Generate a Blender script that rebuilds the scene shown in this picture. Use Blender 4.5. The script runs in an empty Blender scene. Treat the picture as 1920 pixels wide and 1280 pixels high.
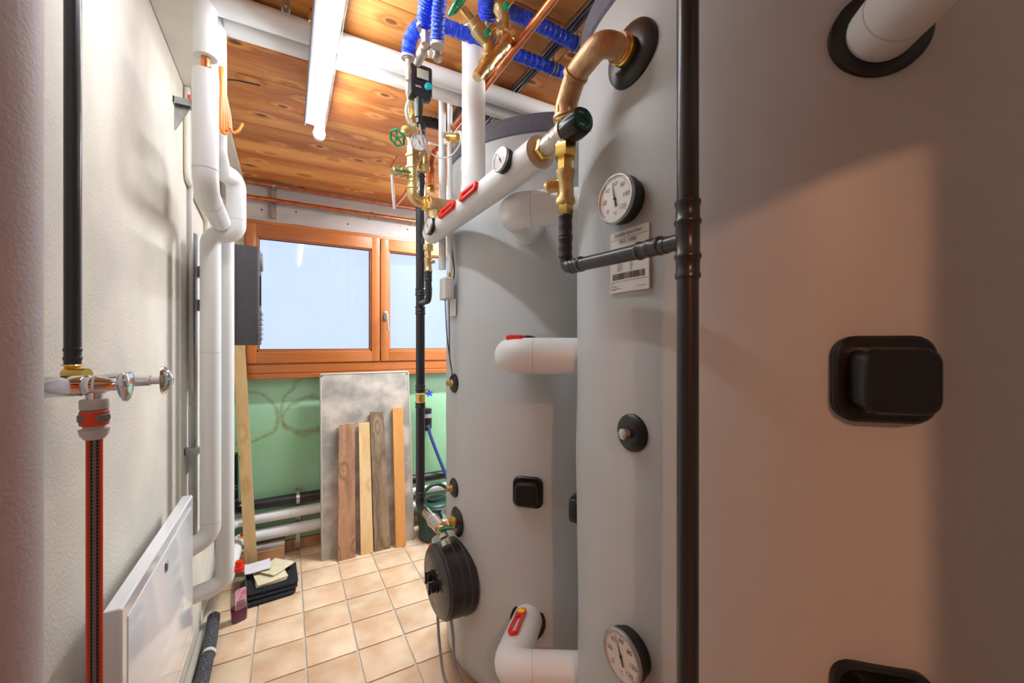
import bpy, bmesh, math, random
from mathutils import Vector as V, Matrix, noise
random.seed(7)
SC = bpy.context.scene
COL = SC.collection
PI = math.pi

# ------------------------------------------------------------------ camera, light, exposure
PH = math.atan(422/760); sn, cs = math.sin(PH), math.cos(PH); F = 760.0; H = 1.4
cam = bpy.data.cameras.new('camera'); co = bpy.data.objects.new('camera', cam); COL.objects.link(co)
cam.sensor_width = 36; cam.lens = F/1920*36; cam.shift_y = 5/1920; cam.clip_start = .02
co.location = (0, 0, H); co.rotation_euler = (PI/2, 0, -PH)
SC.camera = co
SC.view_settings.view_transform = 'Standard'
try: SC.view_settings.look = 'None'
except Exception: pass
SC.view_settings.gamma = 1; SC.view_settings.use_curve_mapping = False
SC.view_settings.exposure = 0.76
w = bpy.data.worlds.new('overcast_sky'); SC.world = w; w.use_nodes = True
bg = w.node_tree.nodes['Background']; bg.inputs[0].default_value = (.60, .72, .97, 1); bg.inputs[1].default_value = .77
TUBE_E = 38.0
def area(name, loc, rot, sx, sy, power, colour):
    l = bpy.data.lights.new(name, 'AREA'); l.shape = 'RECTANGLE'; l.size = sx; l.size_y = sy
    l.energy = power; l.color = colour
    o = bpy.data.objects.new(name, l); COL.objects.link(o); o.location = loc; o.rotation_euler = rot
    return o
# warm ceiling lamps of the adjoining hall, behind the camera, shining in through the doorway
area('hall_lamp', (-.01, -1.5, 2.50), (0, 0, 0), .06, .06, 58, (1, .50, .27))
area('hall_lamp', (-.40, -1.5, 2.44), (0, 0, 0), .06, .06, 20, (1, .46, .24))
# added unseen fill lights: one behind the rear tank, one by the right wall
area('rear_fill_light', (1.25, 2.55, 2.40), (0, 0, 0), 1.0, .06, 36, (.90, .96, 1))
area('right_fill_light', (1.93, 1.2, 2.36), (0, PI/2, 0), .1, .5, 14, (1, .97, .92))

# ------------------------------------------------------------------ helpers
def ray(px, py):
    u = (px-960)/F; v = (645-py)/F
    return V((sn+u*cs, cs-u*sn, v))
def AY(px, py, y): d = ray(px, py); return V((0, 0, H))+d*(y/d.y)      # point at room depth y
def AX(px, py, x): d = ray(px, py); return V((0, 0, H))+d*(x/d.x)
def AZ(px, py, z): d = ray(px, py); return V((0, 0, H))+d*((z-H)/d.z)

def srgb(r, g, b):
    f = lambda c: (c/255/12.92 if c/255 <= .04045 else ((c/255+.055)/1.055)**2.4)
    return (f(r), f(g), f(b), 1)
def basemat(name):
    m = bpy.data.materials.new(name); m.use_nodes = True
    return m, m.node_tree, m.node_tree.nodes['Principled BSDF']
def mat(name, c, rough=.5, metal=0, bump=0, bscale=60, var=0, vscale=6, coat=0, c2=None, spec=.5, stretch=(1,1,1), detail=4):
    m, nt, p = basemat(name); N = nt.nodes; L = nt.links
    p.inputs['Base Color'].default_value = srgb(*c); p.inputs['Roughness'].default_value = rough
    p.inputs['Metallic'].default_value = metal; p.inputs['Specular IOR Level'].default_value = spec
    if coat: p.inputs['Coat Weight'].default_value = coat; p.inputs['Coat Roughness'].default_value = .08
    tc = N.new('ShaderNodeTexCoord'); mp = N.new('ShaderNodeMapping'); mp.inputs['Scale'].default_value = stretch
    L.new(tc.outputs['Object'], mp.inputs[0])
    if bump:
        n = N.new('ShaderNodeTexNoise'); n.inputs['Scale'].default_value = bscale; n.inputs['Detail'].default_value = 5
        b = N.new('ShaderNodeBump'); b.inputs['Strength'].default_value = bump; b.inputs['Distance'].default_value = .004
        L.new(mp.outputs[0], n.inputs['Vector']); L.new(n.outputs[0], b.inputs['Height']); L.new(b.outputs[0], p.inputs['Normal'])
    if var or c2:
        n = N.new('ShaderNodeTexNoise'); n.inputs['Scale'].default_value = vscale; n.inputs['Detail'].default_value = detail
        r = N.new('ShaderNodeValToRGB'); L.new(mp.outputs[0], n.inputs['Vector']); L.new(n.outputs[0], r.inputs[0])
        a = srgb(*c); bcol = srgb(*c2) if c2 else tuple(x*(1-var) for x in a[:3])+(1,)
        r.color_ramp.elements[0].position = .36; r.color_ramp.elements[1].position = .64
        r.color_ramp.elements[0].color = bcol; r.color_ramp.elements[1].color = a
        L.new(r.outputs[0], p.inputs['Base Color'])
    return m

def wood(name, light, dark, knot, axis='X', grain=1.0, rough=.45, knots=True, bump=.12, coat=0, ring=9):
    m, nt, p = basemat(name); N = nt.nodes; L = nt.links
    tc = N.new('ShaderNodeTexCoord'); oi = N.new('ShaderNodeObjectInfo')
    addv = N.new('ShaderNodeVectorMath'); addv.operation = 'MULTIPLY_ADD'
    cmb = N.new('ShaderNodeCombineXYZ')
    for i in range(3): L.new(oi.outputs['Random'], cmb.inputs[i])
    L.new(cmb.outputs[0], addv.inputs[0]); addv.inputs[1].default_value = (37, 23, 11); L.new(tc.outputs['Object'], addv.inputs[2])
    s = {'X': (.16, 1, 1), 'Y': (1, .16, 1), 'Z': (1, 1, .12)}[axis]
    mp = N.new('ShaderNodeMapping'); mp.inputs['Scale'].default_value = s; L.new(addv.outputs[0], mp.inputs[0])
    # knots push the grain aside
    vo = N.new('ShaderNodeTexVoronoi'); vo.inputs['Scale'].default_value = 6.5; vo.voronoi_dimensions = '2D'
    s2 = {'X': (.55, 1, 1), 'Y': (1, .55, 1), 'Z': (1, 1, .5)}[axis]
    mp2 = N.new('ShaderNodeMapping'); mp2.inputs['Scale'].default_value = s2; L.new(addv.outputs[0], mp2.inputs[0])
    if axis == 'Z':
        sx_ = N.new('ShaderNodeSeparateXYZ'); cx_ = N.new('ShaderNodeCombineXYZ'); L.new(mp2.outputs[0], sx_.inputs[0])
        L.new(sx_.outputs[0], cx_.inputs[0]); L.new(sx_.outputs[2], cx_.inputs[1]); L.new(cx_.outputs[0], vo.inputs['Vector'])
    else: L.new(mp2.outputs[0], vo.inputs['Vector'])
    kr = N.new('ShaderNodeValToRGB'); L.new(vo.outputs['Distance'], kr.inputs[0])
    kr.color_ramp.elements[0].position = .055; kr.color_ramp.elements[0].color = (1,1,1,1)
    kr.color_ramp.elements[1].position = .09; kr.color_ramp.elements[1].color = (0,0,0,1)
    gl = N.new('ShaderNodeMath'); gl.operation = 'MULTIPLY'; gl.inputs[1].default_value = .3 if knots else 0
    inv = N.new('ShaderNodeMapRange'); inv.inputs['From Min'].default_value = 0; inv.inputs['From Max'].default_value = .24
    inv.inputs['To Min'].default_value = 1; inv.inputs['To Max'].default_value = 0
    L.new(vo.outputs['Distance'], inv.inputs['Value']); L.new(inv.outputs[0], gl.inputs[0])
    n1 = N.new('ShaderNodeTexNoise'); n1.inputs['Scale'].default_value = 3.2*grain; n1.inputs['Detail'].default_value = 2
    L.new(mp.outputs[0], n1.inputs['Vector'])
    ad = N.new('ShaderNodeMath'); ad.operation = 'ADD'; L.new(n1.outputs[0], ad.inputs[0]); L.new(gl.outputs[0], ad.inputs[1])
    mu = N.new('ShaderNodeMath'); mu.operation = 'MULTIPLY'; mu.inputs[1].default_value = ring; L.new(ad.outputs[0], mu.inputs[0])
    fr = N.new('ShaderNodeMath'); fr.operation = 'PINGPONG'; fr.inputs[1].default_value = 1; L.new(mu.outputs[0], fr.inputs[0])
    fs = N.new('ShaderNodeMath'); fs.operation = 'MULTIPLY'; fs.inputs[1].default_value = .6; L.new(fr.outputs[0], fs.inputs[0]); fr = fs
    n2 = N.new('ShaderNodeTexNoise'); n2.inputs['Scale'].default_value = 60*grain; n2.inputs['Detail'].default_value = 3
    L.new(mp.outputs[0], n2.inputs['Vector'])
    mm = N.new('ShaderNodeMath'); mm.operation = 'MULTIPLY_ADD'; mm.inputs[1].default_value = .7
    L.new(n2.outputs[0], mm.inputs[0]); L.new(fr.outputs[0], mm.inputs[2])
    r = N.new('ShaderNodeValToRGB'); L.new(mm.outputs[0], r.inputs[0])
    r.color_ramp.elements[0].position = .25; r.color_ramp.elements[0].color = srgb(*light)
    r.color_ramp.elements[1].position = 1.0; r.color_ramp.elements[1].color = srgb(*dark)
    # board to board tone
    hs = N.new('ShaderNodeHueSaturation'); mr = N.new('ShaderNodeMapRange'); mr.inputs['To Min'].default_value = .86; mr.inputs['To Max'].default_value = 1.12
    L.new(oi.outputs['Random'], mr.inputs['Value']); L.new(mr.outputs[0], hs.inputs['Value']); L.new(r.outputs[0], hs.inputs['Color'])
    mx = N.new('ShaderNodeMix'); mx.data_type = 'RGBA'; mx.inputs[7].default_value = srgb(*knot)
    # only some voronoi cells carry a knot
    sel = N.new('ShaderNodeSeparateColor'); L.new(vo.outputs['Color'], sel.inputs[0])
    gt = N.new('ShaderNodeMath'); gt.operation = 'GREATER_THAN'; gt.inputs[1].default_value = .5; L.new(sel.outputs[0], gt.inputs[0])
    km = N.new('ShaderNodeMath'); km.operation = 'MULTIPLY'; L.new(kr.outputs[0], km.inputs[0]); L.new(gt.outputs[0], km.inputs[1])
    km2 = N.new('ShaderNodeMath'); km2.operation = 'MULTIPLY'; km2.inputs[1].default_value = .85 if knots else 0
    L.new(km.outputs[0], km2.inputs[0]); L.new(km2.outputs[0], mx.inputs[0]); L.new(hs.outputs[0], mx.inputs[6])
    L.new(mx.outputs[2], p.inputs['Base Color']); p.inputs['Roughness'].default_value = rough
    if coat: p.inputs['Coat Weight'].default_value = coat; p.inputs['Coat Roughness'].default_value = .15
    b = N.new('ShaderNodeBump'); b.inputs['Strength'].default_value = bump; b.inputs['Distance'].default_value = .002
    L.new(mm.outputs[0], b.inputs['Height']); L.new(b.outputs[0], p.inputs['Normal'])
    return m

def frame(d, up=None):
    d = V(d).normalized()
    u = V(up) if up else (V((0,0,1)) if abs(d.z) < .95 else V((0,-1,0)))
    u = (u-d*u.dot(d)).normalized(); r = u.cross(d)
    return r, u, d
class MB:
    def __init__(s): s.v = []; s.f = []
    def add(s, vs, fs):
        b = len(s.v); s.v += [V(x) for x in vs]; s.f += [tuple(b+i for i in f) for f in fs]; return s
    def rings(s, rs, close=True, cap0=True, cap1=True):
        n = len(rs[0]); vs = [p for r in rs for p in r]; fs = []
        for k in range(len(rs)-1):
            for i in range(n):
                j = (i+1) % n
                if not close and j == 0: continue
                fs.append((k*n+i, k*n+j, (k+1)*n+j, (k+1)*n+i))
        if cap0: fs.append(tuple(reversed(range(n))))
        if cap1: fs.append(tuple((len(rs)-1)*n+i for i in range(n)))
        return s.add(vs, fs)
    def tube(s, pts, r, seg=14, cap=True):
        pts = [V(p) for p in pts]; n = len(pts)
        T = []
        for i in range(n):
            a = pts[max(0, i-1)]; b = pts[min(n-1, i+1)]; T.append((b-a).normalized())
        R, U, D = frame(T[0]); rs = []
        for i in range(n):
            if i:
                q = T[i-1].rotation_difference(T[i]); R = q @ R; U = q @ U
            rr = r[i] if isinstance(r, (list, tuple)) else r
            rs.append([pts[i]+R*rr*math.cos(2*PI*k/seg)+U*rr*math.sin(2*PI*k/seg) for k in range(seg)])
        return s.rings(rs, cap0=cap, cap1=cap)
    def lathe(s, o, d, prof, seg=24, cap=True, up=None, rot=0, sx=1):
        R, U, D = frame(d, up); o = V(o); rs = []
        for t, r in prof:
            r = max(r, 1e-5)
            rs.append([o+D*t+R*r*sx*math.cos(2*PI*k/seg+rot)+U*r*math.sin(2*PI*k/seg+rot) for k in range(seg)])
        return s.rings(rs, cap0=cap, cap1=cap)
    def box(s, lo, hi, bev=0):
        lo = V(lo); hi = V(hi)
        if bev:
            c = (lo+hi)/2; e = (hi-lo)/2
            return s.rr(V((c.x, c.y, lo.z)), (0,0,1), (0,1,0), [(0,e.x-bev,e.y-bev,bev*.5),(bev,e.x,e.y,bev),(2*e.z-bev,e.x,e.y,bev),(2*e.z,e.x-bev,e.y-bev,bev*.5)], n=2)
        v = [(x,y,z) for z in (lo.z,hi.z) for y in (lo.y,hi.y) for x in (lo.x,hi.x)]
        return s.add(v, [(0,2,3,1),(4,5,7,6),(0,1,5,4),(2,6,7,3),(0,4,6,2),(1,3,7,5)])
    def obox(s, o, d, up, L, w, h, w2=None):
        # box starting at o, running L along d, width w, height h
        R, U, D = frame(d, up); o = V(o); w2 = w if w2 is None else w2; vs = []
        for t, ww in ((0, w), (L, w2)):
            for a, b in ((-1,-1),(1,-1),(1,1),(-1,1)): vs.append(o+D*t+R*a*ww/2+U*b*h/2)
        return s.add(vs, [(3,2,1,0),(4,5,6,7),(0,1,5,4),(1,2,6,5),(2,3,7,6),(3,0,4,7)])
    def rr(s, o, d, up, secs, n=5):
        # lofted rounded rectangles: secs = (distance, half width, half height, corner radius)
        R, U, D = frame(d, up); o = V(o); rs = []
        for t, hw, hh, cr in secs:
            cr = min(cr, hw*.999, hh*.999); ring = []
            for q, (sx, sy) in enumerate(((1,1),(-1,1),(-1,-1),(1,-1))):
                for k in range(n+1):
                    a = PI/2*(q+k/n)
                    ring.append(o+D*t+R*(sx*(hw-cr)+cr*math.cos(a))+U*(sy*(hh-cr)+cr*math.sin(a)))
            rs.append(ring)
        return s.rings(rs)
def fillet(pts, r, n=7):
    pts = [V(p) for p in pts]; out = [pts[0]]
    for i in range(1, len(pts)-1):
        p = pts[i]; a = (pts[i-1]-p); b = (pts[i+1]-p); la, lb = a.length, b.length
        rr = r[i-1] if isinstance(r, (list, tuple)) else r
        an = a.angle(b); d = min(rr/max(math.tan(an/2), .05), la*.49 if i > 1 else la*.95, lb*.49 if i < len(pts)-2 else lb*.95)
        a = p+a.normalized()*d; b = p+b.normalized()*d
        for k in range(n+1):
            t = k/n; out.append(a*(1-t)**2+p*2*t*(1-t)+b*t*t)
    out.append(pts[-1]); return out
def smooth(pts, n=8):
    pts = [V(p) for p in pts]; P = [pts[0]]+pts+[pts[-1]]; out = []
    for i in range(1, len(P)-2):
        for k in range(n):
            t = k/n; a, b, c, d = P[i-1], P[i], P[i+1], P[i+2]
            out.append(.5*((2*b)+(c-a)*t+(2*a-5*b+4*c-d)*t*t+(3*b-a-3*c+d)*t**3))
    out.append(pts[-1]); return out

def mkmesh(name, mb, m, L, sharp=38):
    me = bpy.data.meshes.new(name); me.from_pydata([tuple(v-L) for v in mb.v], [], mb.f); me.update()
    bm = bmesh.new(); bm.from_mesh(me); bmesh.ops.recalc_face_normals(bm, faces=bm.faces); bm.to_mesh(me); bm.free()
    me.materials.append(m)
    me.polygons.foreach_set('use_smooth', [True]*len(me.polygons)); me.set_sharp_from_angle(angle=math.radians(sharp))
    return me
def seams(t, lst, m='lgrey'):
    for o_, d_, r_ in lst: t.part('seam', seam(MB(), o_, d_, r_), M[m])
class Thing:
    def __init__(s, name, label, cat, loc, group=None):
        s.L = V(loc); s.o = bpy.data.objects.new(name, None); COL.objects.link(s.o); s.o.location = s.L
        s.o.empty_display_size = .05
        s.o['label'] = label; s.o['category'] = cat
        if group: s.o['group'] = group
    def part(s, name, mb, m, parent=None, label=None, kind=None, sharp=38):
        o = bpy.data.objects.new(name, mkmesh(name, mb, m, s.L, sharp)); COL.objects.link(o)
        o.parent = parent or s.o
        if label: o['label'] = label
        if kind: o['kind'] = kind
        return o
def single(name, mb, m, label, cat, loc, group=None, sharp=38):
    loc = V(loc); o = bpy.data.objects.new(name, mkmesh(name, mb, m, loc, sharp)); COL.objects.link(o); o.location = loc
    o['label'] = label; o['category'] = cat
    if group: o['group'] = group
    return o
def struct(name, mb, m, parent=None, label=None, sharp=38):
    o = bpy.data.objects.new(name, mkmesh(name, mb, m, V((0,0,0)), sharp)); COL.objects.link(o)
    if parent: o.parent = parent
    else: o['kind'] = 'structure'
    if label: o['label'] = label
    return o
_tc = {}
def textgeo(body):
    if body not in _tc:
        c = bpy.data.curves.new('t', 'FONT'); c.body = body; c.align_x = 'CENTER'; c.align_y = 'CENTER'; c.resolution_u = 2
        o = bpy.data.objects.new('t', c); COL.objects.link(o); dg = bpy.context.evaluated_depsgraph_get()
        me = bpy.data.meshes.new_from_object(o.evaluated_get(dg))
        _tc[body] = ([v.co.copy() for v in me.vertices], [tuple(p.vertices) for p in me.polygons])
        bpy.data.objects.remove(o); bpy.data.meshes.remove(me)
    return _tc[body]
def text(mb, body, o, n, size, up=(0,0,1), lift=.0006, rot=0):
    # frame(): r = u x d, so right-hand reading direction for a viewer facing the surface
    R, U, D = frame(n, up); vs, fs = textgeo(body); c, s_ = math.cos(rot), math.sin(rot)
    o = V(o)+D*lift
    mb.add([o+(R*(v.x*c-v.y*s_)+U*(v.x*s_+v.y*c))*size for v in vs], fs)

# ------------------------------------------------------------------ materials
M = {}
M['plaster'] = mat('rough_plaster', (226,221,209), .9, bump=.45, bscale=130, c2=(205,200,190), vscale=2.6, detail=6)
M['render'] = mat('pipe_white', (229,231,232), .42, bump=.05, bscale=300)
M['whitepipe'] = mat('white_pvc_jacket', (226,229,230), .42)
M['nearpipe'] = mat('near_pipe_jacket', (204,196,200), .6, bump=.2, bscale=180)
M['tank'] = mat('grey_tank_foil', (188,193,195), .42, bump=.06, bscale=400, spec=.4)
M['foam'] = mat('dark_grey_foam', (112,113,124), .95, bump=.5, bscale=300, var=.25, vscale=120)
M['blackpl'] = mat('black_plastic', (14,15,17), .28, spec=.5)
M['blackm'] = mat('black_matt_plastic', (30,31,34), .42)
M['blackpipe'] = mat('black_coated_pipe', (40,42,48), .3, spec=.6)
M['rubber'] = mat('black_rubber', (24,26,28), .35)
M['brass'] = mat('brass', (232,212,160), .32, metal=1, bump=.2, bscale=220, c2=(214,186,128), vscale=30)
M['brassdark'] = mat('yellow_brass', (236,200,112), .25, metal=1)
M['bronze'] = mat('cast_bronze', (214,180,140), .45, metal=.7, bump=.35, bscale=160, c2=(186,146,104), vscale=18)
M['nickel'] = mat('dull_nickel_brass', (205,196,184), .35, metal=.9, bump=.3, bscale=160)
M['chrome'] = mat('chrome', (225,228,232), .08, metal=1)
M['steel'] = mat('galvanised_steel', (190,194,198), .35, metal=1, var=.2, vscale=60)
M['copper'] = mat('copper', (226,146,98), .28, metal=1, c2=(200,112,70), vscale=20)
M['blue'] = mat('blue_hose_wrap', (52,96,245), .35, bump=.8, bscale=140, c2=(26,62,225), vscale=60)
M['bluehose'] = mat('blue_garden_hose', (60,76,150), .35)
M['green'] = mat('green_plastic', (14,128,84), .35)
M['dgreen'] = mat('dark_green_plastic', (18,58,50), .4)
M['teal'] = mat('dark_teal_plastic', (6,84,84), .35)
M['cyan'] = mat('turquoise_button', (30,190,205), .35)
M['red'] = mat('red_plastic', (226,36,26), .35)
M['orange'] = mat('orange_red_plastic', (240,72,28), .4)
M['ocable'] = mat('orange_cable', (255,140,30), .4)
M['yellow'] = mat('yellow_plastic', (250,214,30), .4)
M['grey'] = mat('grey_plastic', (128,128,132), .45)
M['lgrey'] = mat('light_grey_plastic', (205,204,200), .45)
M['gcable'] = mat('grey_cable', (150,155,168), .45)
M['white'] = mat('white_plastic', (238,238,238), .4)
M['dial'] = mat('dial_white', (236,232,230), .55)
M['ink'] = mat('black_ink', (26,26,30), .6)
M['greyink'] = mat('grey_ink', (120,120,122), .7)
M['paper'] = mat('white_label_paper', (236,236,232), .6)
M['cloth'] = mat('cream_cleaning_cloth', (222,212,180), .9, bump=.5, bscale=160, var=.12, vscale=20)
M['cloth2'] = mat('pale_lilac_cloth', (220,216,226), .9, bump=.5, bscale=160, var=.1, vscale=20)
M['enamel'] = mat('white_enamel', (236,238,244), .12, coat=.6)
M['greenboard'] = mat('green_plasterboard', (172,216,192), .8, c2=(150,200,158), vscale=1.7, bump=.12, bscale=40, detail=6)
M['greyboard'] = mat('grey_gypsum_board', (186,176,170), .85, c2=(168,160,158), vscale=3)
M['cement'] = mat('cement_sheet', (200,190,178), .85, c2=(146,142,138), vscale=7, bump=.3, bscale=60, detail=9)
M['tile'] = mat('terracotta_tile', (226,202,174), .45, c2=(206,170,136), vscale=7, bump=.15, bscale=30, detail=7)
M['skirt'] = mat('brown_skirting_tile', (196,150,112), .5, c2=(176,126,90), vscale=8)
M['grout'] = mat('cement_grout', (190,184,172), .9, bump=.4, bscale=90)
M['epp'] = mat('black_epp_foam', (98,94,100), .75, bump=.6, bscale=320, c2=(54,54,58), vscale=260, detail=2)
M['mat'] = mat('black_rubber_fleece', (34,38,46), .9, bump=1, bscale=200, c2=(12,14,20), vscale=160)
M['foampipe'] = mat('grey_black_pipe_foam', (92,92,98), .8, bump=.8, bscale=160, c2=(40,40,46), vscale=120)
M['pine'] = wood('varnished_pine_ceiling', (232,168,92), (176,100,44), (84,42,22), 'X', ring=6)
M['frame'] = wood('orange_window_wood', (178,104,50), (154,82,34), (118,56,20), 'X', rough=.35, knots=False, coat=.3, ring=4)
M['framev'] = wood('orange_window_wood_upright', (178,104,50), (154,82,34), (118,56,20), 'Z', rough=.35, knots=False, coat=.3, ring=4)
M['bred'] = wood('reddish_rough_board', (196,152,120), (146,104,78), (90,50,34), 'Z', grain=2.2, rough=.8, ring=9)
M['bpale'] = wood('pale_planed_board', (238,208,160), (216,178,124), (150,96,52), 'Z', grain=1.6, rough=.6, ring=6)
M['bgrey'] = wood('weathered_board', (174,150,124), (118,98,78), (80,62,46), 'Z', grain=2.6, rough=.85, ring=9)
M['borange'] = wood('honey_board', (218,158,92), (192,128,66), (130,72,30), 'Z', grain=1.4, rough=.6, ring=4)
M['batten'] = wood('yellow_pine_batten', (216,184,132), (192,156,102), (120,84,46), 'Z', grain=1.5, rough=.7, ring=5)
M['hallwood'] = wood('hall_wood_cladding', (214,140,84), (190,112,60), (110,60,30), 'Z', ring=6)
def glassmat(name, tint=(1,1,1), frost=0, gl=.04):
    m, nt, p = basemat(name); N = nt.nodes; L = nt.links; N.remove(p)
    t = N.new('ShaderNodeBsdfTransparent'); t.inputs[0].default_value = (*tint, 1)
    g = N.new('ShaderNodeBsdfGlossy'); g.inputs['Roughness'].default_value = gl
    lw = N.new('ShaderNodeLayerWeight'); lw.inputs[0].default_value = .5
    pw = N.new('ShaderNodeMath'); pw.operation = 'POWER'; pw.inputs[1].default_value = 4; L.new(lw.outputs['Facing'], pw.inputs[0])
    ml = N.new('ShaderNodeMath'); ml.operation = 'MULTIPLY_ADD'; ml.inputs[1].default_value = .7; ml.inputs[2].default_value = .03; L.new(pw.outputs[0], ml.inputs[0])
    mx = N.new('ShaderNodeMixShader'); L.new(ml.outputs[0], mx.inputs[0]); L.new(t.outputs[0], mx.inputs[1]); L.new(g.outputs[0], mx.inputs[2])
    out = N['Material Output']
    if frost:
        tr = N.new('ShaderNodeBsdfTranslucent'); tr.inputs[0].default_value = (.85,.9,.95,1)
        m2 = N.new('ShaderNodeMixShader'); m2.inputs[0].default_value = frost
        L.new(mx.outputs[0], m2.inputs[1]); L.new(tr.outputs[0], m2.inputs[2]); L.new(m2.outputs[0], out.inputs[0])
    else: L.new(mx.outputs[0], out.inputs[0])
    return m
M['glass'] = glassmat('clear_glass')
M['pane'] = glassmat('window_pane', (.97,.98,1), frost=.12)
M['bottle'] = glassmat('clear_bottle_plastic', (.62,.65,.63))
M['tub'] = glassmat('cloudy_tub_plastic', (.75,.8,.82), frost=.35, gl=.2)
M['liquid'] = mat('magenta_cleaner', (170,40,130), .15)
def emit(name, c, s):
    m, nt, p = basemat(name); p.inputs['Base Color'].default_value = srgb(*c)
    p.inputs['Emission Color'].default_value = srgb(*c); p.inputs['Emission Strength'].default_value = s; return m
M['tube'] = emit('lit_fluorescent_tube', (250,252,255), TUBE_E)
M['lcd'] = mat('lcd_screen', (170,176,158), .2)

# ------------------------------------------------------------------ room shell
WL, WR, WF, WB, CE = -.37, 1.95, 3.16, -.5, 2.475
fl = struct('floor', MB().box((-1.2, -2.6, -.1), (2.0, 3.3, -.006)), M['grout'])
tm = []
for k in range(3):
    b = MB().rr((0,0,-.008), (0,0,1), (0,1,0), [(0,.101,.1005,.004),(.007,.101,.1005,.004),(.008,.0995,.099,.004)], n=1)
    tm.append(mkmesh('tile', b, M['tile'], V((0,0,0))))
# per-tile tone comes from the object's own random value
nt = M['tile'].node_tree; p = nt.nodes['Principled BSDF']
oi = nt.nodes.new('ShaderNodeObjectInfo'); hs = nt.nodes.new('ShaderNodeHueSaturation'); mr = nt.nodes.new('ShaderNodeMapRange')
mr.inputs['To Min'].default_value = .9; mr.inputs['To Max'].default_value = 1.06
src = p.inputs['Base Color'].links[0].from_socket
nt.links.new(oi.outputs['Random'], mr.inputs['Value']); nt.links.new(mr.outputs[0], hs.inputs['Value']); nt.links.new(src, hs.inputs['Color']); nt.links.new(hs.outputs[0], p.inputs['Base Color'])
mpn = [n for n in nt.nodes if n.type == 'MAPPING'][0]; vm = nt.nodes.new('ShaderNodeVectorMath'); vm.operation = 'MULTIPLY_ADD'
cx = nt.nodes.new('ShaderNodeCombineXYZ'); [nt.links.new(oi.outputs['Random'], cx.inputs[i]) for i in range(3)]
nt.links.new(cx.outputs[0], vm.inputs[0]); vm.inputs[1].default_value = (31,17,9); tcn = [n for n in nt.nodes if n.type == 'TEX_COORD'][0]
nt.links.new(tcn.outputs['Object'], vm.inputs[2]); nt.links.new(vm.outputs[0], mpn.inputs[0])
for i in range(-2, 9):
    for j in range(-12, 6):
        x = .074+.21*(i+.5); y = 1.964+.209*(j+.5)
        if x < WL+.05 or y > WF-.03: continue
        o = bpy.data.objects.new('tile', random.choice(tm)); COL.objects.link(o); o.parent = fl; o.location = (x, y, 0); o.rotation_euler = (0,0,random.choice((0,PI)))
ce = struct('ceiling', MB().box((-1.2, -2.6, CE+.022), (2.0, 3.3, CE+.12)), mat('dark_ceiling_void', (52,30,18), .9))
y = 3.16; k = 0
while y > WB:
    y0 = max(y-.205, WB)
    cuts = [WL-.02, WR]; 
    if k % 3 == 0: cuts = [WL-.02, [.9, .55, 1.2][(k//3) % 3], WR]
    for a, b in zip(cuts, cuts[1:]):
        mb = MB(); L0 = V(((a+b)/2, (y+y0)/2, CE)); e = .004; ya_, yb_ = y0+.0016, y-.0016; a, b = a+.001, b-.001
        mb.add([(a,ya_,CE+.0215),(b,ya_,CE+.0215),(b,yb_,CE+.0215),(a,yb_,CE+.0215),(a,ya_,CE+e),(b,ya_,CE+e),(b,yb_,CE+e),(a,yb_,CE+e),
                (a+.001,y0+.0065,CE),(b-.001,y0+.0065,CE),(b-.001,y-.0065,CE),(a+.001,y-.0065,CE)],
               [(0,1,2,3),(0,4,5,1),(1,5,6,2),(2,6,7,3),(3,7,4,0),(4,8,9,5),(5,9,10,6),(6,10,11,7),(7,11,8,4),(11,10,9,8)])
        o = bpy.data.objects.new('plank', mkmesh('plank', mb, M['pine'], L0)); COL.objects.link(o); o.parent = ce; o.location = L0
    y = y0; k += 1
struct('wall_left', MB().box((WL-.12, WB, 0), (WL, 3.3, CE+.02)), M['plaster'])
struct('trim_2', MB().box((WL, WB, CE-.02), (-.245, WF, CE-.001), .004), M['plaster'])
struct('wall_right', MB().box((WR, WB, 0), (WR+.1, 3.3, CE+.02)), M['plaster'])
wx0, wx1, wz0, wz1 = -.24, 1.36, 1.176, 2.20           # window opening
wf = struct('wall_far', MB().box((WL, WF, 0), (WR, WF+.14, wz0)).box((WL, WF, wz0), (wx0, WF+.14, CE+.02)).box((wx1, WF, wz0), (WR, WF+.14, CE+.02)).box((wx0, WF, wz1), (wx1, WF+.14, CE+.02)), M['plaster'])
wp = M['plaster']
# rear wall with the doorway the photographer stands in front of, and the hall beyond it
struct('wall_rear', MB().box((-.52, WB-.12, 0), (-.37, WB, CE)).box((.36, WB-.12, 0), (WR+.1, WB, CE)).box((-.37, WB-.12, 2.1), (.36, WB, CE)), M['plaster'])
struct('wall_hall', MB().box((-1.2, -2.6, 0), (2.0, -2.5, 2.6)).box((-1.2, -2.5, 0), (-1.1, -.62, 2.6)).box((1.9, -2.5, 0), (2.0, -.62, 2.6)).box((-1.2,-.62,0),(-.49,-.5,2.6)), M['hallwood'])
struct('trim_1', MB().box((-.37, WB-.14, 0), (-.34, WB+.02, 2.1)).box((.33, WB-.14, 0), (.36, WB+.02, 2.1)).box((-.37, WB-.14, 2.07), (.36, WB+.02, 2.1)), M['framev'])
# boards on the far wall
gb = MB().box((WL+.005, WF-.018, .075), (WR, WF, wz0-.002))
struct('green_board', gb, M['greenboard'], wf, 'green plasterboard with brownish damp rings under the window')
gm = M['greenboard'].node_tree; N = gm.nodes; LK = gm.links; p = N['Principled BSDF']
base = p.inputs['Base Color'].links[0].from_socket
tc = [n for n in N if n.type == 'TEX_COORD'][0]
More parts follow.
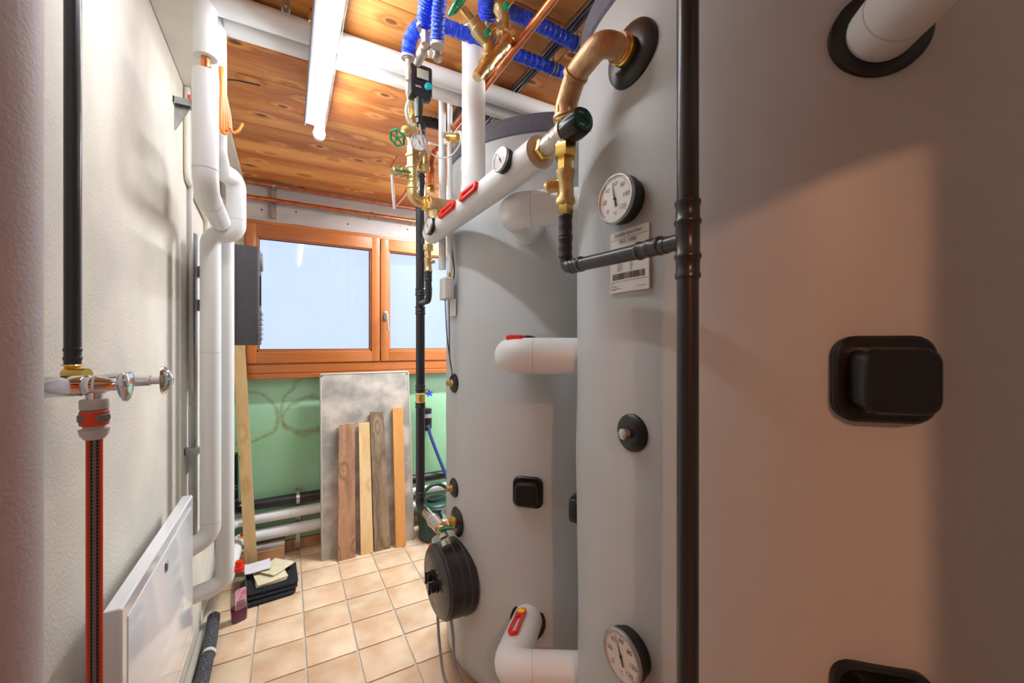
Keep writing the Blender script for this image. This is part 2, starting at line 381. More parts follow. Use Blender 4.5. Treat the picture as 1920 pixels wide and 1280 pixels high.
# damp rings: thin brownish outlines round two blotches, plus mould specks
prev = base
for (cx_, cz_, rad, amp) in ((-.22, .93, .17, .05), (.12, .9, .13, .1), (.16, .98, .2, .09)):
    sb = N.new('ShaderNodeVectorMath'); sb.operation = 'SUBTRACT'; sb.inputs[1].default_value = (cx_, WF-.018, cz_); LK.new(tc.outputs['Object'], sb.inputs[0])
    ln = N.new('ShaderNodeVectorMath'); ln.operation = 'LENGTH'; LK.new(sb.outputs[0], ln.inputs[0])
    nz = N.new('ShaderNodeTexNoise'); nz.inputs['Scale'].default_value = 5; LK.new(tc.outputs['Object'], nz.inputs['Vector'])
    ma = N.new('ShaderNodeMath'); ma.operation = 'MULTIPLY_ADD'; ma.inputs[1].default_value = amp*2; LK.new(nz.outputs[0], ma.inputs[0]); LK.new(ln.outputs['Value'], ma.inputs[2])
    sbt = N.new('ShaderNodeMath'); sbt.operation = 'SUBTRACT'; sbt.inputs[1].default_value = rad+amp; LK.new(ma.outputs[0], sbt.inputs[0])
    ab = N.new('ShaderNodeMath'); ab.operation = 'ABSOLUTE'; LK.new(sbt.outputs[0], ab.inputs[0])
    rg = N.new('ShaderNodeMapRange'); rg.inputs['From Max'].default_value = .02; rg.inputs['To Min'].default_value = 1.0; rg.inputs['To Max'].default_value = 0; LK.new(ab.outputs[0], rg.inputs['Value'])
    n3 = N.new('ShaderNodeTexNoise'); n3.inputs['Scale'].default_value = 30; LK.new(tc.outputs['Object'], n3.inputs['Vector'])
    ml = N.new('ShaderNodeMath'); ml.operation = 'MULTIPLY'; LK.new(rg.outputs[0], ml.inputs[0]); LK.new(n3.outputs[0], ml.inputs[1])
    mx = N.new('ShaderNodeMix'); mx.data_type = 'RGBA'; mx.inputs[7].default_value = srgb(128,120,62); LK.new(ml.outputs[0], mx.inputs[0]); LK.new(prev, mx.inputs[6]); prev = mx.outputs[2]
LK.new(prev, p.inputs['Base Color'])
struct('gypsum_strip', MB().box((WL+.005, WF-.02, wz1+.012), (WR, WF, CE-.002)), M['greyboard'], wf, 'grey gypsum board strip above the window')
sc_ = MB()
for px, py in ((491,393),(555,397),(652,420),(764,430)):
    q = AY(px, py, WF-.02); struct('screw', MB().lathe(q, (0,-1,0), [(0,.006),(.001,.006)], 8), M['ink'], wf)

jt = MB(); pts = [V((x, WF-.021, wz1+.008+.003*noise.noise(V((x*7,0,0))))) for x in [WL+.02+i*.05 for i in range(34)]]
jt.tube(pts, .007, 6); struct('joint_foam', jt, M['ink'], wf, 'dark sealing strip above the window frame')
for i in range(11):
    x0 = WL+.005+i*.2
    if x0+.195 > WR: break
    struct('skirting_tile', MB().box((x0, WF-.028, .002), (x0+.196, WF-.006, .072), .002), M['skirt'], wf)
# raised plinth with tiled face at the left end of the far wall
tp = Thing('tile_plinth', 'low tiled plinth with pale rough top in the left far corner', 'plinth', (-.12, 3.08, 0))
tp.part('top_slab', MB().box((-.34, 3.03, .085), (-.012, WF-.03, .108), .003), M['cement'])
tp.part('face_tile', MB().box((-.205, 3.02, .001), (-.014, 3.034, .084), .002), M['skirt'])
tp.part('face_tile', MB().box((-.34, 3.02, .001), (-.21, 3.034, .084), .002), M['skirt'])
tp.part('core', MB().box((-.34, 3.034, .001), (-.016, WF-.03, .085)), M['cement'])

# window
def prof_rect(mb, x0, x1, z0, z1, wl, wr, wb, wt, y0, y1):
    mb.box((x0,y0,z0),(x1,y1,z0+wb)).box((x0,y0,z1-wt),(x1,y1,z1)); return mb
win = struct('window_1', prof_rect(MB(), wx0, wx1, wz0, wz1, .03,.03,.1,.025, 3.085, 3.2), M['frame'], label='wide wooden window with two sashes')
struct('jamb', MB().box((wx0,3.086,wz0+.1),(wx0+.02,3.2,wz1-.025)), M['framev'], win)
struct('jamb', MB().box((wx1-.02,3.086,wz0+.1),(wx1,3.2,wz1-.025)), M['framev'], win)
struct('sill_board', MB().box((wx0-.02,3.07,wz0-.004),(wx1+.02,3.1,wz0+.03),.003).box((wx0,3.078,wz0+.033),(wx1,3.1,wz0+.09),.003), M['frame'], win)
for x0, x1 in ((wx0+.012, .597), (.603, wx1-.012)):
    z0, z1 = wz0+.098, wz1-.022; b = .066
    s = struct('sash', MB().box((x0,3.072,z0),(x1,3.15,z0+.085-.008),.004).box((x0,3.072,z1-.085),(x1,3.15,z1),.004), M['frame'], win)
    struct('stile', MB().box((x0,3.0715,z0),(x0+b-.008,3.15,z1),.004), M['framev'], s)
    struct('stile', MB().box((x1-b+.008,3.0715,z0),(x1,3.15,z1),.004), M['framev'], s)
    struct('glazing_bead', MB().box((x0+b-.012,3.082,z0+.075),(x1-b+.012,3.13,z0+.09),.003).box((x0+b-.012,3.082,z1-.092),(x1-b+.012,3.13,z1-.08),.003)
           .box((x0+b-.012,3.082,z0+.075),(x0+b+.003,3.13,z1-.08),.003).box((x1-b-.003,3.082,z0+.075),(x1-b+.012,3.13,z1-.08),.003), M['frame'], s)
    struct('glass_pane', MB().box((x0+b-.004,3.105,z0+.08),(x1-b+.004,3.109,z1-.084)), M['pane'], s)
    g = MB(); xa, xb, za, zb = x0+b+.003, x1-b-.003, z0+.09, z1-.092
    g.box((xa,3.098,za),(xb,3.104,za+.004)).box((xa,3.098,zb-.004),(xb,3.104,zb)).box((xa,3.098,za),(xa+.004,3.104,zb)).box((xb-.004,3.098,za),(xb,3.104,zb))
    struct('rubber_seal', g, M['blackm'], s)
q = V((.637, 3.071, 1.58))
h = struct('handle_plate', MB().rr(q+V((0,0,.03)), (0,-1,0), (0,0,1), [(0,.014,.035,.012),(.008,.013,.034,.012),(.011,.009,.03,.009)]), M['steel'], win)
struct('handle_grip', MB().tube(fillet([q+V((0,0,.045)), q+V((0,-.045,.045)), q+V((.008,-.05,-.085))], .012), .0075, 12), M['steel'], h)

# ------------------------------------------------------------------ storage tanks
TR = .5
T2, T3 = (1.13, .628), (1.13, 1.656)
def tank(c, ztop, seed, label):
    t = Thing('storage_tank', label, 'tank', (c[0], c[1], 0), 'grey insulated storage tanks')
    nz = 64; ns = 112; rs = []
    prof = [(0.03, TR-.05), (.035, TR-.012), (.06, TR)]+[(.06+(ztop-.1)*i/nz, TR) for i in range(1, nz)]+[(ztop-.02, TR-.001), (ztop, TR-.008)]
    for z, r in prof:
        ring = []
        for k in range(ns):
            a = 2*PI*k/ns; dx, dy = math.cos(a), math.sin(a)
            rr = r+.0055*noise.noise(V((dx*1.6+seed, dy*1.6, z*2.3)))+.0016*noise.noise(V((dx*5+seed, dy*5, z*6)))
            ring.append(V((c[0]+dx*rr, c[1]+dy*rr, z)))
        rs.append(ring)
    t.part('insulation_shell', MB().rings(rs), M['tank'], sharp=60)
    t.part('top_band', MB().lathe((c[0],c[1],ztop-.004), (0,0,1), [(0,TR-.012),(.01,TR-.002),(.075,TR-.006),(.09,TR-.03),(.1,TR-.3),(.1,.02)], ns), M['foam'], label='dark grey foam cap around the top')
    t.part('foot_ring', MB().lathe((c[0],c[1],0), (0,0,1), [(0,TR-.09),(.032,TR-.09)], 64), M['blackm'])
    return t
tk2 = tank(T2, 2.165, 3.1, 'nearest grey insulated storage tank with the white printed label, filling the right side')
tk3 = tank(T3, 2.19, 9.7, 'rear grey insulated storage tank standing nearer the window')
def surf(px, py, c, r=TR):
    d = ray(px, py); A = d.x**2+d.y**2; B = -2*(d.x*c[0]+d.y*c[1]); Cc = c[0]**2+c[1]**2-r*r
    q = (-B-math.sqrt(max(B*B-4*A*Cc, 0)))/(2*A); P = V((0,0,H))+d*q
    return P, V((P.x-c[0], P.y-c[1], 0)).normalized()
def cover(t, P, n, s=1, lab=None):
    c = t.part('flange_cover', MB().rr(P-n*.015, n, (0,0,1), [(0,.062*s,.062*s,.028*s),(.022*s,.062*s,.062*s,.028*s),(.027*s,.058*s,.058*s,.026*s),(.027*s,.047*s,.047*s,.022*s),
        (.058*s,.045*s,.045*s,.02*s),(.063*s,.041*s,.041*s,.018*s)]), M['blackpl'], label=lab)
    return c
P, n = surf(1652, 710, T2); cover(tk2, P, n, 1.05)
cover(tk2, V((P.x, P.y, .85)), n, 1.05)
a = math.atan2(.83, -.56); cover(tk2, V((T2[0]+TR*math.cos(a), T2[1]+TR*math.sin(a), .862)), V((math.cos(a), math.sin(a), 0)), .9)
P, n = surf(990, 922, T3); cover(tk3, P, n, .92)
def rosette(t, P, n, R, h=.014, name='pipe_collar', m='rubber', lab=None):
    return t.part(name, MB().lathe(P-n*.006, n, [(0,R*.9),(.003,R),(.006+h*.35,R*.97),(.006+h*.8,R*.8),(.006+h,R*.5),(.006+h,.004)], 40), M[m], label=lab)
def hexnut(mb, o, d, L, r, rot=0): return mb.lathe(o, d, [(0,r*.93),(L*.12,r),(L*.88,r),(L,r*.93)], 6, rot=rot)
P, n = surf(1186, 811, T2); rz = rosette(tk2, P, n, .04)
tk2.part('sensor_plug', MB().lathe(P, n, [(.006,.012),(.012,.012),(.012,.009),(.022,.009)], 16).lathe(P, n, [(.02,.012),(.03,.012),(.032,.009)], 6), M['nickel'], rz)
for py in (718, 914):
    P, n = surf(852, py, T3); r_ = rosette(tk3, P, n, .042)
    tk3.part('brass_plug', hexnut(MB().lathe(P, n, [(0,.012),(.035,.011)], 16), P, n, .016, .017), M['brassdark'], r_)
# printed label on the near tank
P, n = surf(1181, 490, T2)
z0, z1 = 1.511, 1.642; lb = MB(); a0 = math.atan2(n.y, n.x); RL = TR+.0065; da = .0535/TR
def cyl(a, z, r=RL): return V((T2[0]+r*math.cos(a), T2[1]+r*math.sin(a), z))
pv = []; pf = []
for i in range(9):
    for z in (z0, z1): pv.append(cyl(a0-da+2*da*i/8, z))
    for z in (z0, z1): pv.append(cyl(a0-da+2*da*i/8, z, RL-.006))
for i in range(8):
    b = 4*i; pf += [(b,b+4,b+5,b+1), (b+1,b+5,b+7,b+3), (b,b+2,b+6,b+4)]
pf += [(0,1,3,2), (32,34,35,33)]
lbl = tk2.part('printed_label', MB().add(pv, pf), M['paper'], label='white sticker reading Sonderspeicher SKS 1000 with a barcode')
pr = MB()
def bend(mb, start):
    for i in range(start, len(mb.v)):
        v = mb.v[i]; R, U, D = frame(n); d_ = v-V((T2[0],T2[1],0)); s_ = d_.dot(R); aa = a0+math.asin(max(-1,min(1,s_/TR)))*1.0
        mb.v[i] = cyl(aa if R.dot(V((-n.y, n.x, 0))) > 0 else a0-(aa-a0), v.z, RL+.0006)
ctr = cyl(a0, 0, RL)
def ptxt(s, x, z, size):
    R, U, D = frame(n); k = len(pr.v); text(pr, s, ctr+R*x+V((0,0,z)), n, size); bend(pr, k)
def pbar(x0, x1, za, zb):
    R, U, D = frame(n); k = len(pr.v); m_ = max(1, int((x1-x0)/.02)); 
    for i in range(m_):
        u0 = x0+(x1-x0)*i/m_; u1 = x0+(x1-x0)*(i+1)/m_
        pr.add([ctr+R*u0+V((0,0,za)), ctr+R*u1+V((0,0,za)), ctr+R*u1+V((0,0,zb)), ctr+R*u0+V((0,0,zb))], [(0,1,2,3)])
    bend(pr, k)
ptxt('Sonderspeicher', 0, 1.6335, .0125); pbar(-.052, .052, 1.6245, 1.6252); ptxt('SKS 1000', 0, 1.6175, .0125)
pbar(-.052, .052, 1.5335, 1.5342)
x = -.045
while x < .045:
    wv = random.choice((.0008,.0012,.002)); pbar(x, x+wv, 1.538, 1.5515); x += wv+random.choice((.0008,.0012,.0016))
pr2 = pr; 
tk2.part('print', pr2, M['ink'], lbl, kind='stuff')
pr = MB()
for i in range(9):
    z = 1.59-i*.0042; pbar(-.03, -.03+random.uniform(.01,.018), z, z+.0013); pbar(.006, .006+random.uniform(.004,.01), z, z+.0013)
for z, a_, b_ in ((1.529,-.05,-.042),(1.5235,-.05,-.03),(1.519,-.05,-.02),(1.5165,-.05,-.034),(1.519,.025,.048)): pbar(a_, b_, z, z+.001)
tk2.part('fine_print', pr, M['greyink'], lbl, kind='stuff')

# ------------------------------------------------------------------ dial thermometers
def gauge(P, n, R, label, needle=50, depth=.035, stem=None, numerals=True, group=None, collar=True, up=(0,0,1), caps=('0','20','40','60','80','100','120'), case='blackm', bez='steel'):
    n = V(n).normalized(); P = V(P); t = Thing('dial_thermometer', label, 'gauge', P, group)
    b = MB()
    if collar: b.lathe(P-n*.006, n, [(0,R*.92),(.008+depth*.3,R*.92),(.008+depth*.3,R*.8),(depth*.6,R*.8)], 36)
    b.lathe(P, n, [(depth*.35,R*.96),(depth*.4,R),(depth,R)], 36)
    t.part('case', b, M[case])
    t.part('bezel', MB().lathe(P, n, [(depth-.003,R*1.0),(depth-.003,R*1.03),(depth+.002,R*1.03),(depth+.004,R*.98),(depth+.004,R*.93),(depth,R*.92)], 40, cap=False), M[bez])
    o = P+n*(depth+.0005); Rr, U, D = frame(n, up)
    d = t.part('dial', MB().lathe(o, n, [(-.001,R*.96),(.0003,R*.955)], 36), M['dial'])
    tk = MB(); N_ = 61 if R > .035 else 31
    for i in range(N_):
        a = math.radians(225-270*i/(N_-1)); c, s_ = math.cos(a), math.sin(a); l = .1 if i % 10 == 0 else .055
        e = Rr*c+U*s_; f_ = Rr*-s_+U*c; wv = R*(.012 if i % 10 == 0 else .006)
        o2 = o+n*.0009
        tk.add([o2+e*R*.88+f_*wv, o2+e*R*.88-f_*wv, o2+e*R*(.88-l)-f_*wv, o2+e*R*(.88-l)+f_*wv], [(0,1,2,3)])
    if numerals:
        for i, sx in enumerate(caps):
            a = math.radians(225-270*i/(len(caps)-1)); text(tk, sx, o+(Rr*math.cos(a)+U*math.sin(a))*R*.62, n, R*.27, up, .001)
        text(tk, '°C', o-U*R*.62, n, R*.22, up, .001)
    t.part('scale', tk, M['ink'], d, kind='stuff')
    a = math.radians(225-270*needle/120); e = Rr*math.cos(a)+U*math.sin(a); f_ = Rr*-math.sin(a)+U*math.cos(a); o3 = o+n*.0025
    nd = MB().add([o3+e*R*.8, o3+f_*R*.04, o3-e*R*.35+f_*R*.05, o3-e*R*.35-f_*R*.05, o3-f_*R*.04,
                   o3+e*R*.8-n*.0006, o3+f_*R*.04-n*.0006, o3-e*R*.35+f_*R*.05-n*.0006, o3-e*R*.35-f_*R*.05-n*.0006, o3-f_*R*.04-n*.0006],
                  [(0,1,2,3,4),(9,8,7,6,5),(0,5,6,1),(1,6,7,2),(2,7,8,3),(3,8,9,4),(4,9,5,0)]).lathe(o+n*.0004, n, [(0,R*.07),(.003,R*.06)], 12)
    t.part('needle', nd, M['ink'], d)
    t.part('glass', MB().lathe(P+n*(depth+.0036), n, [(0,R*.94),(.0008,R*.94)], 36), M['glass'])
    return t
P, n = surf(1178, 378, T2); gauge(P, n, .05, 'large round thermometer on the near tank above the printed label', 54, .036, group=None)
P, n = surf(1185, 1220, T2); gauge(P, n, .051, 'large round thermometer low on the near tank near the bottom edge', 50, .03)

# ------------------------------------------------------------------ pipes between the tanks
def sleeve(mb, o, d, L, r):
    return mb.lathe(o, d, [(0,r*1.02),(.003,r*1.16),(.007,r*1.16),(.010,r*1.05),(L*.45,r*1.08),(L*.5,r*1.14),(L*.55,r*1.08),(L-.010,r*1.05),(L-.007,r*1.16),(L-.003,r*1.16),(L,r*1.02)], 20)
def seam(mb, o, d, r): return mb.lathe(V(o)-V(d).normalized()*.0012, d, [(0,r),(.0003,r+.0009),(.0021,r+.0009),(.0024,r)], 28, cap=False)
RC = .054
for z, dz, lab in ((1.812, .02, 'white insulated cross pipe between the tanks, just under the sloping header pipe'),
               (1.365, 0, 'white insulated cross pipe between the tanks at window-sill height'),
               (.425, -.04, 'white insulated cross pipe between the tanks near the floor, with yellow-topped red handle')):
    A = V((.83, 1.34, z-.02*(z < 1)+dz)); B = V((.575, 1.065, z)) if z < 1.7 else V((.606, 1.09, z)); C_ = V((.80, .93, z))
    t = Thing('cross_pipe', lab, 'pipe', (B.x, B.y, z), 'white cross pipes linking the tanks')
    pp = fillet([A, B, C_], .06, 10)
    t.part('jacket', MB().tube(pp, RC, 28), M['whitepipe'])
    seams(t, [(pp[1], pp[1]-A, RC), (pp[-2], C_-pp[-2], RC)])
    ang = math.atan2(A.y-T3[1], A.x-T3[0]); nn = V((math.cos(ang), math.sin(ang), 0)); S = V((T3[0], T3[1], A.z))+nn*TR
    if z > 1.6: t.part('end_collar', MB().lathe(S-nn*.006, (B-A).normalized(), [(0,RC*1.12),(.012,RC*1.14),(.02,RC*1.08),(.02,RC)], 32), M['whitepipe'])
    else: t.part('end_collar', MB().lathe(S-nn*.014, (B-A).normalized(), [(0,RC*1.25),(.018,RC*1.25),(.02,RC*1.05)], 32), M['rubber'])
    if z < 1:
        mid = A.lerp(B, .56); dd = (B-A).normalized(); up = V((-.36, -.22, .9)).normalized(); R_, U_, D_ = frame(dd, up)
        o = mid+U_*(RC+.002)
        hb = MB()
        # slotted handle lying along the pipe
        Lh, wh, hh = .17, .034, .009
        outer = []; inner = []
        for k in range(24):
            a_ = 2*PI*k/24; ex = math.cos(a_)*wh/2; ey = math.sin(a_)*wh/2+(Lh/2-wh/2)*(1 if math.sin(a_) >= 0 else -1)
            outer.append((ex, ey)); ix = math.cos(a_)*wh*.24; iy = .022+math.sin(a_)*wh*.24+(.045)*(1 if math.sin(a_) >= 0 else -1); inner.append((ix, iy))
        T_ = lambda q, h_: o+R_*q[0]+D_*q[1]+U_*h_
        rs = [[T_(q, 0) for q in outer], [T_(q, hh) for q in outer], [T_(q, hh) for q in inner], [T_(q, 0) for q in inner], [T_(q, 0) for q in outer]]
        hb.rings(rs, cap0=False, cap1=False)
        hd = t.part('valve_handle', hb, M['red'], label='red slotted handle')
        t.part('handle_cap', MB().lathe(T_((0,-.062), 0), U_, [(0,.014),(.011,.014),(.013,.011)], 20), M['yellow'], hd, label='yellow disc on the handle')
    if 1 < z < 1.6:
        o = V((.60, 1.06, z+RC-.004)); hb = MB().rr(o+V((0,0,0)), (0,0,1), (.6,-.8,0), [(0,.015,.028,.008),(.010,.014,.027,.008),(.013,.008,.02,.006)])
        t.part('valve_handle', hb, M['red'], label='red handle on top')

# header pipe running along the room
HX, HZ, HR = .56, 1.885, .042
hd = Thing('header_pipe', 'thick white insulated header pipe sloping across the view in front of the tanks', 'pipe', (HX, 1.3, HZ))
hd.part('jacket', MB().lathe((HX, 1.74, HZ), (0,-1,0), [(0,.02),(.001,HR),(.88,HR)], 36), M['whitepipe'])
hd.part('end_disc', MB().lathe((HX, .861, HZ), (0,-1,0), [(0,HR),(.001,HR),(.002,.024)], 36), mat('beige_disc', (206,192,172), .7, bump=.3, bscale=80), label='beige end disc')
hd.part('end_ferrule', MB().lathe((HX, 1.74, HZ), (0,1,0), [(0,.022),(.03,.021),(.03,.016),(.06,.016)], 24), M['nickel'], label='metal end fitting')
for y0, y1 in ((1.34, 1.5), (1.15, 1.29)):
    U_ = V((-.98, 0, .18)).normalized(); D_ = V((0,1,0)); R_ = U_.cross(D_); o = V((HX, (y0+y1)/2, HZ))+U_*(HR-.001); Lh = (y1-y0); wh = .03
    outer = []; inner = []
    for k in range(24):
        a_ = 2*PI*k/24; outer.append((math.cos(a_)*wh/2, math.sin(a_)*wh/2+(Lh/2-wh/2)*(1 if math.sin(a_) >= 0 else -1)))
        inner.append((math.cos(a_)*wh*.24, math.sin(a_)*wh*.24-Lh*.08+Lh*.28*(1 if math.sin(a_) >= 0 else -1)))
    T_ = lambda q, h_: o+R_*q[0]+D_*q[1]+U_*h_
    rs = [[T_(q, h_) for q in ol] for ol, h_ in ((outer,0),(outer,.012),(inner,.012),(inner,0),(outer,0))]
    hb = MB().rings(rs, cap0=False, cap1=False).lathe(T_((0,Lh*.36),-.002), U_, [(0,.013),(.016,.013)], 16)
    hd.part('valve_handle', hb, M['red'], label='red slotted handle')
for px, py, lab, R_ in ((940,303,'small white thermometer near the middle of the sloping header pipe', .033), (804,425,'small white thermometer at the far lower end of the header pipe', .036)):
    q = AX(px, py, HX-.055); nn = V((-1, -.12, .12)); gauge(V((HX-.03, q.y, q.z)), nn, R_, lab, 46, .03, numerals=False, collar=False)
# vertical white riser joining the header
rv = Thing('riser_pipe', 'thick white vertical pipe rising from the header to the ceiling', 'pipe', (.56, 1.28, HZ))
rv.part('jacket', MB().tube([(.56,1.28,HZ+.02),(.56,1.28,CE-.002)], .04, 30), M['whitepipe'])
rv.part('collar', MB().lathe((.56,1.28,HZ+.02), (0,0,1), [(0,.04),(0,.043),(.03,.043),(.032,.04)], 30, cap=False), M['whitepipe'])

# mixing valve with green-black knob and its bronze column
CY = .755
mv = Thing('mixing_valve', 'mixing valve with black and dark green knob at the near end of the header', 'valve', (HX, CY, HZ))
mv.part('tail_nut', hexnut(MB(), (HX,.858,HZ), (0,-1,0), .022, .027, .3), M['brassdark'], label='brass hexagon nut')
mv.part('body', MB().lathe((HX,.838,HZ), (0,-1,0), [(0,.021),(.012,.024),(.03,.026),(.05,.027),(.075,.0275),(.08,.031),(.092,.031),(.094,.027)], 28).tube([(HX,CY,HZ-.04),(HX,CY,HZ+.04)], .021, 20), M['nickel'])
kn = MB(); ns_ = 64; o = V((HX, .742, HZ)); rs = []
for t_, r_ in ((0,.029),(.004,.0315),(.03,.031),(.046,.0295),(.052,.026)):
    ring = []
    for k in range(ns_):
        a_ = 2*PI*k/ns_; rr = r_*(1-.045*max(0, math.cos(a_*8))**2*(t_ > 0)); ring.append(o+V((rr*math.cos(a_), -t_, rr*math.sin(a_))))
    rs.append(ring)
k_ = mv.part('knob', kn.rings(rs), M['blackpl'])
kc = mv.part('knob_cap', MB().lathe((HX,.690,HZ), (0,-1,0), [(0,.024),(.002,.024),(.003,.022)], 32), M['teal'], k_, label='dark green cap')
km = MB(); nn = (0,-1,0); text(km, 'mini', (HX-.010,.6868,HZ+.012), nn, .008); text(km, 'max', (HX-.007,.6868,HZ-.013), nn, .008)
for k in range(9):
    a_ = math.radians(-70+k*16); km.lathe((HX+.018*math.cos(a_), .687, HZ+.018*math.sin(a_)), nn, [(0,.0008),(.0006,.0008)], 6)
mv.part('knob_mark', km, M['white'], k_, kind='stuff')
mv.part('knob_slot', MB().obox((HX-.009,.6865,HZ+.003), (.95,0,-.3), (0,1,0), .019, .003, .0015), M['ink'], k_)
em = MB(); text(em, 'DN 25', (HX-.0265,.785,HZ+.006), (-1,0,0), .011, rot=-PI/2); mv.part('cast_mark', em, M['ink'])
mv.part('union_nut', hexnut(MB(), (HX,CY,HZ+.03), (0,0,1), .028, .026, .2), M['brassdark'], label='upper brass union nut')
mv.part('union_nut', hexnut(MB(), (HX,CY,HZ-.028), (0,0,-1), .03, .0265, .1), M['brassdark'], label='lower brass union nut')

be = Thing('bronze_elbow_pipe', 'brown cast bronze double elbow from the near tank down to the mixing valve', 'pipe', (.6,.62,2.0))
P, n = surf(1185, 103, T2); y0 = P.y; zz = P.z
be.part('wall_collar', MB().lathe(P-n*.006, n, [(0,.06),(.004,.066),(.012,.064),(.02,.052),(.022,.03)], 44), M['rubber'], label='black domed collar')
be.part('nipple', MB().lathe(P, n, [(.01,.027),(.02,.027),(.022,.030),(.028,.030),(.03,.027),(.036,.030),(.042,.027)], 24), M['brassdark'])
E0 = P+n*.04; path = fillet([E0, V((HX-.012, y0, zz)), V((HX-.006, CY-.045, zz-.012)), V((HX, CY, zz-.06)), V((HX, CY, zz-.085))], [.03,.02,.03], 8)
be.part('elbow', MB().tube(path, .0245, 24), M['bronze'])
for i in (0, len(path)//2-1, len(path)//2+1, len(path)-1):
    d_ = (path[min(i+1,len(path)-1)]-path[max(i-1,0)]).normalized(); be.part('bead', MB().lathe(path[i]-d_*.004, d_, [(0,.0255),(.001,.0285),(.007,.0285),(.008,.0255)], 26), M['bronze'])
be.part('hex_nipple', hexnut(hexnut(MB(), (HX,CY,zz-.083), (0,0,-1), .014, .027), (HX,CY,zz-.095), (0,0,-1), zz-.095-HZ-.056, .0195), M['brass'])

cv = Thing('check_valve_column', 'brass check valve column hanging below the mixing valve', 'valve', (HX, CY, 1.75))
zt = HZ-.056
cv.part('neck', hexnut(MB(), (HX,CY,zt), (0,0,-1), .03, .018, .3), M['brassdark'])
cv.part('valve_body', MB().lathe((HX,CY,zt-.028), (0,0,-1), [(0,.017),(.004,.0225),(.014,.022),(.02,.0185),(.06,.019),(.068,.022),(.078,.0225),(.082,.019)], 24), M['brass'])
cv.part('side_cap', MB().lathe((HX-.008,CY+.012,zt-.062), V((-.75,.65,0)), [(0,.014),(.02,.015),(.022,.018),(.028,.018),(.03,.012),(.036,.006)], 20), M['brass'])
cv.part('adapter', hexnut(MB(), (HX,CY,zt-.108), (0,0,-1), .026, .0185), M['brassdark'])
zb = zt-.134; PZ = 1.575
bp = Thing('branch_pipe', 'short black press-fitted pipe from the check valve across to the tall black pipe', 'pipe', (HX, .6, PZ))
R1 = .0145
b = MB(); sleeve(b, (HX,CY,zb+.002), (0,0,-1), .055, R1); bp.part('upper_sleeve', b, M['blackpipe'])
bp.part('pipe', MB().tube(fillet([(HX,CY,zb-.02),(HX,CY,PZ),(HX,.47,PZ-.008)], .022, 8), R1, 20), M['blackpipe'])
b = MB(); sleeve(b, (HX,CY,PZ+.07), (0,0,-1), .05, R1); bp.part('lower_sleeve', b, M['blackpipe'])
b = MB(); sleeve(b, (HX,CY-.022,PZ-.0006), (0,-1,0), .04, R1); bp.part('sleeve', b, M['blackpipe'])
b = MB(); sleeve(b, (HX,.535,PZ-.006), (0,-1,0), .055, R1); bp.part('sleeve', b, M['blackpipe'])
VY = .43
vp = Thing('tall_black_pipe', 'tall black vertical pipe running from floor to ceiling in front of the near tank', 'pipe', (HX, VY, 0))
vp.part('pipe', MB().tube([(HX,VY,.001),(HX,VY,CE-.002)], .0165, 28), M['blackpipe'])
b = MB(); z_ = PZ-.008
b.lathe((HX,VY,z_-.063), (0,0,1), [(0,.017),(.002,.0195),(.008,.0195),(.011,.0178),(.03,.0182),(.033,.0205),(.038,.0205),(.041,.0182),(.085,.0182),(.088,.0205),(.093,.0205),(.096,.0182),(.115,.0178),(.118,.0195),(.124,.0195),(.126,.017)], 30)
b.tube([(HX,VY,z_),(HX,VY+.05,z_)], .0135, 20)
vp.part('tee_fitting', b, M['blackpipe'])

# white outlet pipe at the top right of the near tank
P, n = surf(1650, 62, T2)
op = Thing('outlet_pipe', 'short white insulated pipe leaving the near tank through a wide black ring', 'pipe', P)
n2 = (n+V((.05,0,.02))).normalized()
op.part('wall_ring', MB().lathe(P-n*.008, n, [(0,.066),(.012,.066),(.014,.06),(.012,.046),(.002,.044)], 48), M['rubber'], label='black ring')
pp = fillet([P-n2*.02, P+n2*.26, P+n2*.26+V((0,0,.35))], .09, 10)
op.part('jacket', MB().tube(pp, .0465, 32), M['whitepipe'])
sm = MB(); seam(sm, P+n2*.045, n2, .0465); op.part('seam', sm, M['lgrey'])

# ------------------------------------------------------------------ heater on the rear tank
P, n = surf(868, 1078, T3); P = V((.632, 1.61, .425)); n = V((-1, -.07, 0)).normalized()
ht = Thing('immersion_heater', 'black drum-shaped electric heater head low on the rear tank', 'heater', P)
R_ = .148
M['heater'] = mat('heater_black', (44,44,48), .3)
hb_ = ht.part('housing', MB().lathe(P-n*.02, n, [(0,R_*1.03),(.026,R_*1.03),(.03,R_),(.06,R_),(.062,R_*.985),(.106,R_*.98),(.113,R_*.94),(.115,R_*.9)], 56), M['heater'])
ht.part('front_plate', MB().lathe(P, n, [(.092,R_*.92),(.097,R_*.92),(.0985,R_*.9),(.0985,.01)], 56), M['heater'])
for dy, dz in ((.035, .01), (-.012, -.01)):
    o = P+n*.097+V((0,dy,dz))
    kk = ht.part('control_knob', MB().lathe(o, n, [(0,.024),(.01,.024),(.012,.02),(.03,.019),(.033,.016)], 24).obox(o+V((0,0,.0))+n*.03, n, (0,0,1), .008, .008, .044), M['blackpl'])
for dy, dz in ((.05, .055), (-.02, .05), (-.055,-.01)):
    ht.part('screw', MB().lathe(P+n*.097+V((0,dy,dz)), n, [(0,.005),(.004,.005),(.005,.003)], 10), M['steel'])
cb = smooth([P+n*.04+V((0,-.01,-R_*.97)), V((.60,1.585,.2)), V((.60,1.55,.08)), V((.635,1.47,.012)), V((.66,1.36,.008))], 8)
c1 = single('power_cable', MB().tube(cb, .0065, 10), M['gcable'], 'grey power cable hanging from the near side of the heater drum down to the floor', 'cable', cb[0], 'grey heater cables')
cb = smooth([P+n*.085+V((0,.02,-R_*.95)), V((.555,1.62,.15)), V((.56,1.56,.04)), V((.60,1.46,.008)), V((.64,1.34,.007))], 8)
